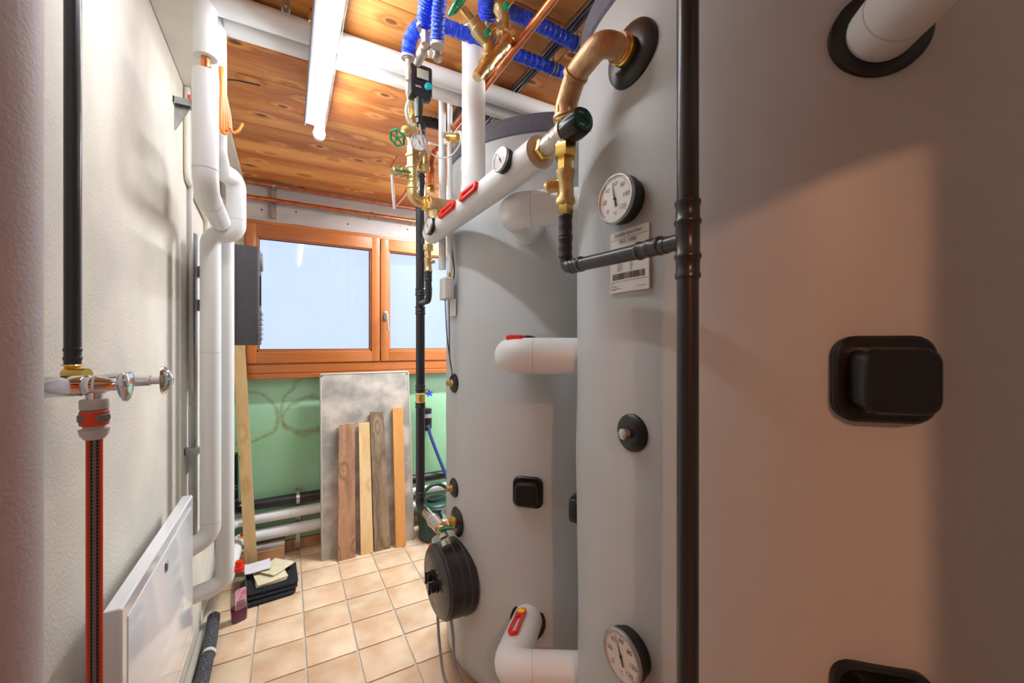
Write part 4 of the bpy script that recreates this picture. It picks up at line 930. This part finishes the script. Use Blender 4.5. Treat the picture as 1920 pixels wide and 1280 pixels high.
# far wall copper lines with clamps
for z_, y_, lab in ((2.445, 3.10,'thin copper pipe along the far wall right under the ceiling'), (2.352, 3.10,'thin copper pipe along the far wall, the lower of two, above the window'),(2.338,3.07,'thin copper pipe alongside the lower one above the window, nearer the camera')):
    single('wall_copper_pipe', MB().tube([(-.28,y_,z_),(1.25,y_,z_+.002)], .0095, 12), M['copper'], lab, 'pipe', (-.28,y_,z_), 'copper pipes on the far wall')
q = V((-.075, WF-.02, 2.35))
rc = Thing('strut_clamp', 'galvanised strut with clamps holding the copper pipes above the left window sash', 'clamp', q)
rc.part('strut', MB().box((q.x-.014,q.y-.022,2.235),(q.x-.010,q.y,2.455)).box((q.x+.010,q.y-.022,2.235),(q.x+.014,q.y,2.455)).box((q.x-.014,q.y-.004,2.235),(q.x+.014,q.y,2.455)), M['steel'])
for z_ in (2.445,2.352): rc.part('clamp', MB().lathe((q.x-.011,3.10,z_), (1,0,0), [(0,.0105),(0,.016),(.022,.016),(.022,.0105)], 16, cap=False).box((q.x-.008,3.10,z_-.02),(q.x+.008,q.y,z_-.015)), M['steel'])
for px, lab in ((697,'small steel pipe clamp above the middle of the window'),(775,'small steel pipe clamp above the right window sash')):
    x = AY(px,400,3.1).x; t = Thing('pipe_clamp', lab, 'clamp', (x,3.10,2.352), 'small pipe clamps')
    t.part('ring', MB().lathe((x-.01,3.10,2.352), (1,0,0), [(0,.0105),(0,.017),(.02,.017),(.02,.0105)], 16, cap=False), M['steel'])
    t.part('stem', MB().tube([(x,3.10,2.335),(x-.01,WF-.021,2.32)], .004, 8), M['steel'])
single('copper_branch', MB().tube(smooth([AY(738,388,2.9),AY(752,374,2.5),AY(766,352,2.0),AY(772,338,1.68)]), .009, 10), M['copper'], 'copper pipe slanting up from the far wall towards the brass valve column', 'pipe', AY(738,388,2.9))
# rail on the ceiling top left and small brass vent
q = V((.17,1.40,CE)); t = Thing('ceiling_strut', 'short steel strut hanging at the ceiling above the white crossing pipes', 'rail', AY(536,0,1.36))
a_ = AY(536,8,1.36); t.part('channel', MB().box((a_.x-.011,a_.y-.01,a_.z-.02),(a_.x-.008,a_.y+.01,CE)).box((a_.x+.008,a_.y-.01,a_.z-.02),(a_.x+.011,a_.y+.01,CE)).box((a_.x-.011,a_.y+.007,a_.z-.02),(a_.x+.011,a_.y+.01,CE)), M['steel'])
t.part('nut', MB().lathe(a_+V((0,-.006,-.008)), (0,-1,0), [(0,.006),(.006,.006)], 6), M['steel'])
a_ = AY(584,28,1.45); t = Thing('auto_vent', 'tiny brass air vent with a red cap on top of the crossing white pipe', 'vent', a_)
t.part('body', MB().lathe(a_+V((0,0,-.03)), (0,0,1), [(0,.006),(.004,.006),(.006,.010),(.03,.0105),(.034,.006),(.042,.005)], 14), M['brass'])
t.part('cap', MB().lathe(a_+V((0,0,.010)), (0,0,1), [(0,.006),(.007,.005)], 10), M['red'], label='red cap')

# fluorescent luminaire
LX, LZ = .128, 2.352
lm = Thing('tube_lamp', 'long lit fluorescent tube lamp with clear tube and white tray under the ceiling', 'lamp', (LX,1.3,LZ))
lm.part('tray', MB().box((LX-.062,.78,LZ+.028),(LX+.02,2.02,LZ+.055),.004), mat('aluminium_tray', (120,120,120), .5))
lm.part('reflector', MB().box((LX-.06,.79,LZ+.010),(LX-.055,2.0,LZ+.03)), M['grey'])
lm.part('tube', MB().tube([(LX,.76,LZ),(LX,2.03,LZ)], .0125, 16), M['tube'])
lm.part('glass_sleeve', MB().lathe((LX,.75,LZ), (0,1,0), [(0,.021),(1.29,.021)], 24, cap=False), M['glass'])
for y_ in (.75, 2.035):
    lm.part('end_cap', MB().lathe((LX,y_-.012,LZ), (0,1,0), [(0,.022),(.002,.026),(.022,.026),(.024,.022)], 24).box((LX-.02,y_-.008,LZ+.01),(LX+.01,y_+.01,LZ+.04)), M['white'])
for y_ in (.95, 1.75): lm.part('hanger', MB().tube([(LX-.02,y_,LZ+.05),(LX-.02,y_,CE)], .003, 6), M['steel'])

# ------------------------------------------------------------------ near left: big pipe, black pipe, tap, hose
np_ = Thing('near_wall_pipe', 'big blurred white insulated pipe filling the left edge of the photo', 'pipe', (-.325,.75,0))
np_.part('jacket', MB().tube([(-.322,.71,.001),(-.322,.71,CE-.002)], .059, 48), M['nearpipe'])
seams(np_, [((-.322,.71,z_), (0,0,1), .056) for z_ in (1.98, 1.12)])
LBX, LBY = -.325, .985
lb_ = Thing('wall_black_pipe', 'thin black vertical pipe on the left wall feeding the garden tap', 'pipe', (LBX,LBY,1.36))
Dl = LBX*sn+LBY*cs; lz = lambda py: 1.4+(645-py)*Dl/F
lb_.part('pipe', MB().tube([(LBX,LBY,CE-.002),(LBX,LBY,lz(684))], .0112, 18), M['blackpipe'])
for y_ in (660, 676): lb_.part('press_ring', MB().lathe((LBX,LBY,lz(y_)), (0,0,1), [(0,.0112),(.002,.0122),(.006,.0122),(.008,.0112)], 18, cap=False), M['blackpipe'])
tp_ = Thing('garden_tap', 'chrome garden tap with two handles and brass elbow on the left wall', 'tap', (-.3,.9,1.32))
ty = .90; tz = 1.4+(645-724)*(-.3*sn+ty*cs)/F
tp_.part('brass_elbow', MB().lathe((LBX,LBY,lz(683)), (0,0,-1), [(0,.013),(.002,.0145),(.004,.0105),(.02,.0105),(.026,.013)], 18).tube(smooth([(LBX,LBY,lz(694)),(LBX,LBY-.01,lz(703)),(LBX+.025,LBY-.02,lz(702))]), .0115, 12), M['brassdark'])
tp_.part('inlet_tube', MB().lathe((WL,ty,tz), (1,0,0), [(0,.0165),(.037,.0165),(.038,.0145),(.04,.0165),(.085,.0165),(.087,.015)], 28), M['chrome'])
tp_.part('valve_body', MB().lathe((WL+.086,ty,tz), (1,0,0), [(0,.015),(.006,.017),(.012,.015),(.016,.0165),(.028,.012),(.034,.010),(.045,.010)], 24).tube([(WL+.098,ty,tz),(WL+.098,ty,tz-.026)], .0105, 18), M['chrome'])
def cross_handle(o, d, R):
    R1_, U1_, D1_ = frame(d); rs = []
    mb = MB()
    for t_, r_, lob in ((-.004,.006,0),(0,.010,0),(.004,R*.8,.25),(.008,R,.32),(.012,R,.32),(.016,R*.8,.25),(.018,R*.4,0)):
        rs.append([V(o)+D1_*(t_)+ (R1_*math.cos(2*PI*k/48)+U1_*math.sin(2*PI*k/48))*r_*(1-lob*.5+lob*.5*math.cos(3*2*PI*k/48-PI/2)) for k in range(48)])
    mb.rings(rs); return mb
tp_.part('handle', cross_handle((WL+.126,ty,tz), (1,0,.0), .029), M['chrome'], label='front chrome handle')
ry = 1.03; rz_ = 1.4+(645-714)*(-.25*sn+ry*cs)/F
tp_.part('rear_body', MB().lathe((WL+.02,ry,rz_), (1,0,0), [(0,.014),(.05,.014),(.055,.016),(.085,.016),(.09,.011),(.118,.010)], 22), M['chrome'])
tp_.part('rear_stem', MB().lathe((WL+.137,ry,rz_), (1,0,0), [(-.02,.008),(.022,.0075)], 16), M['chrome'])
tp_.part('rear_handle', MB().lathe((WL+.155,ry,rz_), (1,0,0), [(-.003,.010),(0,.026),(.001,.028),(.006,.026),(.013,.017),(.018,.006)], 28, sx=.75), M['chrome'], label='rear chrome handle')
hx = WL+.098; hz0 = tz-.022
hc = Thing('hose_connector', 'orange and grey click hose connector screwed under the garden tap', 'hose connector', (hx,ty,hz0-.06))
hc.part('thread_cap', MB().lathe((hx,ty,hz0), (0,0,-1), [(0,.0165),(.002,.0175),(.014,.0175),(.016,.0165)], 16), M['lgrey'])
hc.part('neck', MB().lathe((hx,ty,hz0-.015), (0,0,-1), [(0,.0165),(.004,.0165)], 24), M['grey'])
oc_ = hc.part('body', MB().lathe((hx,ty,hz0-.018), (0,0,-1), [(0,.016),(.002,.018),(.008,.0175),(.012,.017),(.018,.0175),(.022,.018),(.024,.0165)], 28), M['orange'], label='orange body')
g_ = MB()
for a_ in (-2.7, -.55, 1.6):
    dd = V((math.cos(a_), math.sin(a_), 0)); g_.rr(V((hx,ty,hz0-.030))+dd*.0125, dd, (0,0,1), [(0,.011,.007,.006),(.0052,.0095,.0065,.006),(.0062,.008,.0052,.005)], n=4)
    for k in range(3): g_.obox(V((hx,ty,hz0-.034+k*.004))+dd*.0188-V((-dd.y,dd.x,0))*.007, V((-dd.y,dd.x,0)), dd, .014, .0009, .0009)
hc.part('grip_pad', g_, M['grey'], oc_, label='dark grey ribbed grip pads')
hc.part('collar', MB().lathe((hx,ty,hz0-.042), (0,0,-1), [(0,.0135),(.005,.014),(.006,.0185),(.008,.0185),(.016,.0165),(.022,.0125),(.023,.009)], 28), M['lgrey'])
ghz = hz0-.062
gh = Thing('garden_hose', 'grey, black and orange striped garden hose hanging straight down from the tap', 'hose', (hx,ty,.02))
gp = [(hx,ty,ghz),(hx,ty,.3),(hx+.005,ty-.02,.12),(hx+.05,ty-.06,.02),(hx+.12,ty-.16,.014),(hx+.2,ty-.3,.013)]
gpp = fillet(gp, .06, 8)
gh.part('core', MB().tube(gpp, .0085, 20), mat('hose_grey', (132,122,116), .5))
vd = V((-hx,-ty,0)).normalized(); sdv = V((-vd.y, vd.x, 0))
for s_ in (-1, 1):
    off = (sdv*s_*.0068+vd*.0035); gh.part('stripe', MB().tube([p_+off for p_ in gpp], .0032, 8), M['orange'], label='orange stripe')
ds = MB(); z_ = ghz-.004
while z_ > .34:
    for s_ in (-1, 1): ds.obox(V((hx,ty,z_))+vd*.0076+sdv*s_*.0034, (0,0,-1), vd, .0042, .0026, .002)
    z_ -= .0058
gh.part('dash_mark', ds, M['ink'], kind='stuff')
# white enamel cabinet door leaning on the wall / manifold cabinet front
PX = -.29
cbn = Thing('white_panel', 'glossy white enamel cabinet front standing out low on the left wall', 'panel', (PX,1.3,.36))
yA, yB = AX(193,1195,PX-.028).y, AX(362,930,PX).y; zt2, zb2 = .869, .363
cbn.part('door', MB().rr((PX-.028,(yA+yB)/2,(zt2+zb2)/2), (1,0,0), (0,0,1), [(0,(yB-yA)/2,(zt2-zb2)/2,.004),(.024,(yB-yA)/2,(zt2-zb2)/2,.004),(.028,(yB-yA)/2-.004,(zt2-zb2)/2-.004,.003)]), M['enamel'])
cbn.part('raised_face', MB().rr((PX,(yA+yB)/2,(zt2+zb2)/2), (1,0,0), (0,0,1), [(0,(yB-yA)/2-.03,(zt2-zb2)/2-.032,.004),(.0018,(yB-yA)/2-.032,(zt2-zb2)/2-.034,.004)]), M['enamel'])
cbn.part('latch', MB().rr((PX+.003,AX(309,1062,PX).y,AX(309,1062,PX).z), (1,0,0), (0,0,1), [(0,.008,.014,.006),(.003,.007,.013,.005)]), M['steel'])
cbn.part('carcass', MB().box((WL,yA+.22,zb2+.03),(PX-.028,yB-.2,zt2-.16)), M['enamel'])
# floor pipe in black foam
fp = Thing('floor_foam_pipe', 'dark foam-wrapped pipe lying on the floor along the left wall, with a pale tape band', 'pipe', (-.30,1.9,.04))
fp.part('foam', MB().tube(smooth([(-.30,.9,.03),(-.30,1.6,.03),(-.305,2.2,.032),(-.32,2.5,.035)],10), .027, 20), M['foampipe'])
fp.part('tape_band', MB().lathe((-.303,2.20,.032), (0,1,0), [(0,.0285),(.02,.0285)], 20), M['lgrey'])
fp2 = single('floor_edge_strip', MB().box((WL+.001,1.0,.001),(WL+.03,2.9,.02),.003), M['grout'], 'rough grey mortar strip along the foot of the left wall', 'strip', (WL,1.8,0))

# ------------------------------------------------------------------ far wall low pipes
PY = 3.085
for z_, r_, m_, lab in ((.365,.033,'blackm','black insulated pipe running low along the far wall, topmost of three'),(.277,.034,'whitepipe','white insulated pipe running low along the far wall, middle of three'),(.165,.037,'whitepipe','white insulated pipe running low along the far wall, lowest of three')):
    t = Thing('wall_pipe', lab, 'pipe', (0,PY,z_), 'horizontal pipes low on the far wall')
    if m_ == 'blackm': pp = [(-.235,PY,z_),(1.9,PY,z_)]
    elif z_ > .2: pp = fillet([(-.33,2.9,z_-.02),(-.30,PY,z_),(1.9,PY,z_)], .05)
    else: pp = fillet([(-.368,2.52,.15),(-.285,2.62,.15),(-.27,PY,z_),(1.9,PY,z_)], .06)
    t.part('jacket', MB().tube(pp, r_, 22), M[m_])
    seams(t, [((.02,PY,z_), (1,0,0), r_), ((.9,PY,z_), (1,0,0), r_)], 'lgrey' if m_ != 'blackm' else 'blackpl')
x = .065
fc = Thing('strut_clamp', 'galvanised floor strut and pipe clamp holding the three low pipes', 'clamp', (x,WF-.02,.2))
fc.part('strut', MB().box((x-.013,WF-.05,.01),(x-.009,WF-.03,.42)).box((x+.009,WF-.05,.01),(x+.013,WF-.03,.42)).box((x-.013,WF-.034,.01),(x+.013,WF-.03,.42)), M['steel'])
fc.part('clamp', MB().lathe((x-.01,PY,.365), (1,0,0), [(0,.0335),(0,.037),(.02,.037),(.02,.0335)], 24, cap=False).box((x-.006,PY-.012,.40),(x+.006,PY+.012,.415)), M['steel'])
# black wrapped bend in the corner
bw = Thing('black_wrapped_bend', 'black tape-wrapped pipe bend with silver ties in the far left corner', 'pipe', (-.26,3.05,.5))
bq = fillet([(-.302,3.03,.72),(-.302,3.05,.37),(-.2,PY,.365)], .06)
bw.part('wrap', MB().tube(bq, .038, 18), M['blackpl'])
for z_ in (.53,.51,.44,.70): bw.part('tie', MB().lathe((-.302,3.035,z_), (.1,-.1,1), [(0,.0385),(.001,.040),(.005,.040),(.006,.0385)], 18, cap=False), M['steel'])
cs_ = Thing('corner_post', 'narrow varnished wooden post upright in the far left corner', 'post', (-.30,3.1,.74))
cs_.part('post', MB().box((-.345,3.09,.72),(-.30,3.13,1.9),.002), M['framev'])
rv_ = Thing('red_cap_vent', 'small brass bleed valve with red cap at the left end of the lowest white pipe', 'valve', (-.27,3.0,.22))
rv_.part('body', MB().lathe((-.262,2.96,.225), (1,0,0), [(0,.008),(.02,.010),(.05,.008),(.055,.011),(.062,.011)], 12), M['brass'])
rv_.part('cap', MB().lathe((-.238,2.96,.232), (0,0,1), [(0,.012),(.014,.012),(.02,.008)], 14), M['red'], label='red cap')

# ------------------------------------------------------------------ leaning boards
def lean(mb_pts, y_base, y_top, z0, z1, th):
    # outline polygon of (x,z) leaned between two depths, with thickness towards the camera
    f_ = []; b_ = []
    for x, z in mb_pts:
        y_ = y_base+(y_top-y_base)*(z-z0)/(z1-z0); f_.append(V((x,y_-th,z))); b_.append(V((x,y_,z)))
    n_ = len(f_); return MB().add(f_+b_, [tuple(range(n_)), tuple(reversed(range(n_,2*n_)))]+[(i,(i+n_),((i+1)%n_+n_),(i+1)%n_) for i in range(n_)])
CB0, CB1 = 2.895, 3.05
cz = AY(605,702,CB1-.01).z
xl, xr = .200, .795
cbd = Thing('cement_board', 'large stained grey cement sheet leaning under the window behind four boards', 'board', (.5,CB0,0))
cbd.part('sheet', lean([(xl,.004),(xr,.004),(xr-.0,cz),(xl,cz)], CB0, CB1, 0, cz, .010), M['cement'])
ed = MB()
for (xa,za),(xb,zb3) in (((xl,.004),(xr,.004)),((xl,cz),(xr,cz)),((xl,.004),(xl,cz)),((xr,.004),(xr,cz))):
    ya = CB0+(CB1-CB0)*za/cz-.006; yb = CB0+(CB1-CB0)*zb3/cz-.006; ed.tube([(xa,ya,za),(xb,yb,zb3)], .0075, 8)
cbd.part('edge_profile', ed, mat('edge_strip', (176,172,160), .6), label='pale edging strip')
for x_, z_ in ((xl+.008,cz-.008),(xr-.008,cz-.008),(xr-.008,.012)): cbd.part('corner_screw', MB().lathe((x_, CB0+(CB1-CB0)*z_/cz-.014, z_), (0,-1,0), [(0,.007),(.003,.006)], 10), M['steel'])
# stains on the sheet
sp = cbd
# four boards standing on the floor against the sheet: (x left, x right, px y of the top)
def board(pxl0, pxr0, pxl1, pxr1, pytop, label, m_, th, dbase=.06, jag=0):
    yb = CB0-.014-dbase; 
    # height where it meets the view line of its top
    z1 = .9
    for _ in range(12):
        yt = CB0+(CB1-CB0)*z1/cz-.020; z1 = AY(.5*(pxl1+pxr1), pytop, yt).z
    pts = []
    xl0, xr0, xl1, xr1 = AZ(pxl0,1035,0.0).x, 0, 0, 0
    xl0 = AY(pxl0,1035,yb).x; xr0 = AY(pxr0,1035,yb).x; xl1 = AY(pxl1,pytop,yt).x; xr1 = AY(pxr1,pytop,yt).x
    N_ = 10
    L_ = [(xl0+(xl1-xl0)*i/N_+random.uniform(-jag,jag), .001+(z1-.001)*i/N_) for i in range(N_+1)]
    R_ = [(xr0+(xr1-xr0)*i/N_+random.uniform(-jag,jag), .001+(z1-.001)*i/N_) for i in range(N_+1)]
    L_[-1] = (L_[-1][0], z1-random.uniform(0,.004)); L_[0] = (L_[0][0], .001); R_[0] = (R_[0][0], .001)
    mb = lean(L_+R_[::-1], yb, yt, 0, z1, th)
    single('leaning_board', mb, M[m_], label, 'board', ((xl0+xr0)/2, yb, 0), 'boards leaning on the cement sheet', sharp=30)
board(633,666,635,664,793,'reddish brown rough board leaning on the cement sheet, leftmost of four', 'bred', .02, .035, .0012)
board(676,699,672,692,792,'pale fresh pine board leaning on the cement sheet, second from left', 'bpale', .018, .03)
board(702,731,693,718,771,'weathered grey-brown board with a ragged edge leaning on the cement sheet, third from left', 'bgrey', .016, .03, .0025)
board(741,760,735,754,763,'honey-coloured board leaning on the cement sheet, rightmost of four', 'borange', .024, .04)
# long batten on the left
a0_ = V((-.188,2.93,0)); a1_ = V((-.275,3.07,1.62)); d_ = (a1_-a0_)
bt = MB().obox(a0_, d_, (0,-1,0), d_.length, .062, .03); mz = min(v.z for v in bt.v); bt.v = [v-V((0,0,mz-.001)) for v in bt.v]
single('long_batten', bt, M['batten'], 'long pale pine batten leaning upright in the far left corner', 'batten', a0_)

# ------------------------------------------------------------------ things on the floor
# bottle
bo = V((-.212,2.47,.001))
bt_ = Thing('cleaner_bottle', 'clear plastic cleaner bottle with red cap and magenta liquid on the floor', 'bottle', bo)
S = [(0,.028,.017,.012),(.004,.034,.021,.016),(.08,.038,.023,.02),(.14,.036,.021,.02),(.2,.03,.019,.017),(.235,.02,.017,.016),(.25,.015,.015,.0149),(.262,.014,.014,.0139)]
Rz = (.75,.35,0)
bt_.part('bottle_shell', MB().rr(bo, (0,0,1), Rz, [(a,c,b,d) for a,b,c,d in S]), M['bottle'], sharp=60)
bt_.part('liquid', MB().rr(bo+V((0,0,.003)), (0,0,1), Rz, [(0,.018,.029,.012),(.004,.0195,.0325,.015),(.07,.021,.0365,.018)]), M['liquid'], sharp=60)
bt_.part('screw_cap', MB().lathe(bo+V((0,0,.25)), (0,0,1), [(0,.0235),(.022,.0235),(.024,.019),(.03,.018),(.046,.0175),(.05,.015)], 24), M['red'], label='red cap')
R_, U_, D_ = frame((0,0,1), Rz); nl = U_.cross(V((0,0,1))).normalized()
if nl.dot(V((-.212,2.47,0))) > 0: nl = -nl
lab = bt_.part('paper_label', MB().rr(bo+nl*.0165+V((0,0,.115)), nl, (0,0,1), [(0,.026,.052,.01),(.0055,.025,.051,.01)]), mat('pink_label', (226,120,170), .4, c2=(236,210,226), vscale=40), label='pink and white label')
# folded mat with cloths
mt = Thing('folded_mat', 'black folded rubber-backed mat with rounded corners on the floor', 'mat', (-.09,2.72,0))
ax_ = V((.97,.24,0)).normalized()
def slab(c, z0_, z1_, hw_, hh_, r_, up): return MB().rr(V((c[0],c[1],z0_)), (0,0,1), up, [(0,hw_-.004,hh_-.004,r_),(.004,hw_,hh_,r_),(z1_-z0_-.004,hw_,hh_,r_),(z1_-z0_,hw_-.004,hh_-.004,r_)])
mcx = (-.085, 2.74)
mt.part('lower_fold', slab((mcx[0]-.012,mcx[1]-.03), .001, .016, .13, .148, .03, (-.1,1,0)), M['mat'])
mt.part('middle_fold', slab((mcx[0]+.004,mcx[1]-.012), .017, .032, .128, .14, .03, (-.06,1,0)), M['mat'])
mt.part('upper_fold', slab((mcx[0]+.008,mcx[1]), .033, .05, .13, .136, .035, (-.04,1,0)), M['mat'])
def cloth(c, z0_, w_, h_, ang, m_, lab, layers=1, curl=.006, seed=1):
    t = Thing('cleaning_cloth', lab, 'cloth', (c[0],c[1],z0_), 'cloths stacked on the mat'); 
    for L_ in range(layers):
        n_ = 10; top_ = []; bot_ = []; ca, sa = math.cos(ang+L_*.05), math.sin(ang+L_*.05)
        for i in range(n_+1):
            for j in range(n_+1):
                u = (i/n_-.5)*w_; v = (j/n_-.5)*h_; zz_ = z0_+L_*.006+curl*((abs(u)/w_*2)**4*.5+.5*(noise.noise(V((u*14+seed,v*14,L_)))+.5))
                top_.append(V((c[0]+u*ca-v*sa, c[1]+u*sa+v*ca, zz_+.004))); bot_.append(V((c[0]+u*ca-v*sa, c[1]+u*sa+v*ca, zz_)))
        k = n_+1; K = k*k; fs = []
        for i in range(n_):
            for j in range(n_):
                a1 = i*k+j; fs.append((a1,a1+k,a1+k+1,a1+1)); fs.append((K+a1,K+a1+1,K+a1+k+1,K+a1+k))
        for i in range(n_):
            fs += [(i*k,K+i*k,K+(i+1)*k,(i+1)*k),(i*k+n_,(i+1)*k+n_,K+(i+1)*k+n_,K+i*k+n_),(i,i+1,K+i+1,K+i),(n_*k+i,K+n_*k+i,K+n_*k+i+1,n_*k+i+1)]
        t.part('layer', MB().add(top_+bot_, fs), M[m_], sharp=60)
cloth((-.085,2.73), .052, .15, .17, .12, 'cloth', 'stack of folded cream cloths lying flat on the black mat', 3, .003, 3)
cloth((-.065,2.79), .073, .15, .15, .75, 'cloth', 'single cream cloth turned askew on top of the stack', 1, .008, 8)
cloth((-.15,2.81), .088, .13, .12, .1, 'cloth2', 'pale lilac cloth lying on top at the left of the stack', 1, .007, 5)
# watering can
wc = V((.955,2.86,0))
can = Thing('watering_can', 'dark green plastic watering can standing behind the rear tank', 'watering can', wc)
can.part('body', MB().lathe(wc+V((0,0,.001)), (0,0,1), [(0,.118),(.006,.126),(.23,.132),(.245,.13),(.262,.115),(.27,.08),(.272,.06),(.282,.058),(.284,.05)], 44), M['dgreen'])
can.part('filler_opening', MB().lathe(wc+V((-.03,-.02,.283)), (0,0,1), [(0,.045),(.004,.043)], 28), M['ink'])
can.part('rim_ring', MB().lathe(wc+V((0,0,.235)), (0,0,1), [(0,.131),(.003,.135),(.007,.135),(.01,.131)], 44, cap=False), M['dgreen'])
can.part('handle', MB().tube(smooth([wc+V((-.115,.0,.25)), wc+V((-.10,0,.325)), wc+V((-.03,0,.375)), wc+V((.04,0,.365)), wc+V((.11,0,.3)), wc+V((.12,0,.24))]), .0125, 12), M['dgreen'])
tb = V((1.02,2.56,0))
tub1 = Thing('plastic_tub', 'cloudy translucent tub partly hidden behind the rear tank, the taller one', 'tub', tb, 'translucent tubs')
tub1.part('wall', MB().lathe(tb+V((0,0,.001)), (0,0,1), [(0,.02),(.0,.095),(.27,.118),(.272,.124),(.28,.124),(.28,.116),(.01,.092),(.008,.02)], 36, cap=False), M['tub'])
tb2 = V((.86,2.38,0)); 
tub2 = Thing('plastic_tub', 'cloudy translucent tub in front of the watering can, the lower one', 'tub', tb2, 'translucent tubs')
tub2.part('wall', MB().lathe(tb2+V((0,0,.001)), (0,0,1), [(0,.02),(0,.07),(.19,.085),(.192,.09),(.198,.09),(.198,.084),(.008,.067),(.006,.02)], 32, cap=False), M['tub'])
# water filter with blue tap on far wall
fq = AY(803,770,3.08)
wf_ = Thing('water_filter', 'black water filter with blue star knob on the green wall right of the black pipe', 'filter', fq)
wf_.part('housing', MB().lathe(AY(801,765,3.08), (0,0,-1), [(0,.02),(.004,.034),(.045,.034),(.05,.028),(.13,.03),(.137,.036),(.15,.036)], 24), M['blackm'])
wf_.part('bowl', MB().lathe(AY(801,784,3.08), (0,0,-1), [(0,.036),(.05,.034),(.052,.03),(.09,.03),(.095,.02)], 24), M['blackpl'])
wf_.part('clear_ring', MB().lathe(AY(801,775,3.08), (0,0,-1), [(0,.0385),(.03,.0385)], 24), M['gcable'])
wf_.part('brass_inlet', MB().lathe(AY(797,735,3.08), (.6,-.6,.2), [(0,.02),(.02,.024),(.04,.02)], 16), M['brass'])
o = AY(805,737,3.02); b = MB(); 
for k in range(5): b.tube([o, o+V((math.cos(k*1.256+.4)*.026, -.004, math.sin(k*1.256+.4)*.026))], .007, 8)
b.lathe(o+V((0,.01,0)), (0,-1,0), [(0,.014),(.02,.012)], 12); wf_.part('star_knob', b, mat('blue_knob', (30,80,200), .35), label='blue star knob')
wf_.part('drain_cap', MB().lathe(AY(803,783,3.04), (0,-1,0), [(0,.006),(.008,.005)], 8), M['red'])
hp = smooth([AY(802,792,3.06), AY(806,812,3.05), AY(818,845,3.04), AY(832,880,3.02), AY(842,905,3.0)])
single('blue_drain_hose', MB().tube(hp, .0125, 14), M['bluehose'], 'blue-grey hose curving down from the water filter behind the rear tank', 'hose', hp[0])

# junction box and conduits on the rear tank
jx = V((.596,1.63,0)); Dj = jx.x*sn+jx.y*cs; jz = lambda py: 1.4+(645-py)*Dj/F
jb = Thing('junction_box', 'small pale grey junction box on the left flank of the rear tank', 'junction box', (jx.x,jx.y,jz(560)))
jb.part('box', MB().box((.572,1.60,jz(562)),(.612,1.672,jz(521)),.004), M['lgrey'])
jb.part('lid', MB().box((.578,1.596,jz(560)),(.607,1.601,jz(524)),.002), M['lgrey'])
for dz in (530, 541, 553): jb.part('knockout', MB().lathe((.592,1.597,jz(dz)), (0,-1,0), [(0,.006),(.003,.006),(.004,.004)], 12), M['lgrey'])
jb.part('gland', MB().lathe((.603,1.63,jz(521)), (0,0,1), [(0,.008),(.012,.008),(.014,.006),(.022,.006)], 8), M['brassdark'])
jb.part('back_label', MB().box((.618,1.61,jz(592)),(.624,1.68,jz(560))), M['paper'])
for x_, y_, r_, top_, lab in ((.600,1.62,.0105,CE-.002,'thin pale conduit rising from the junction box to the ceiling'),(.595,1.70,.016,CE-.002,'wider white conduit rising behind the thin one beside the rear tank')):
    single('conduit', MB().tube([(x_,y_,jz(512) if r_ < .012 else jz(500)),(x_,y_,top_)], r_, 14), M['whitepipe'], lab, 'conduit', (x_,y_,1.8), 'conduits beside the rear tank')
P, n = surf(852,718,T3); e_ = P+n*.02
for k, x_ in enumerate((.583,.6)):
    c_ = smooth([V((x_,1.63,jz(562))), V((x_+.006,1.63+.012*k,jz(620))), V((.605,1.635,jz(670))), V((.614,1.632,jz(700))), e_+V((0,.004*k,.02))], 8)
    single('sensor_cable', MB().tube(c_, .0022, 6), M['blackm'], ('thin black sensor cable hanging under the junction box, left of two','thin black sensor cable hanging under the junction box, right of two')[k], 'cable', c_[0], 'black sensor cables')
c_ = smooth([V((.612,1.645,jz(440))), V((.614,1.615,jz(490))), V((.612,1.60,jz(515))), V((.606,1.61,jz(535)))], 8)
single('sensor_cable', MB().tube(c_, .003, 6), M['blackm'], 'thin black cable looping in from the right of the junction box', 'cable', c_[0], 'black sensor cables')
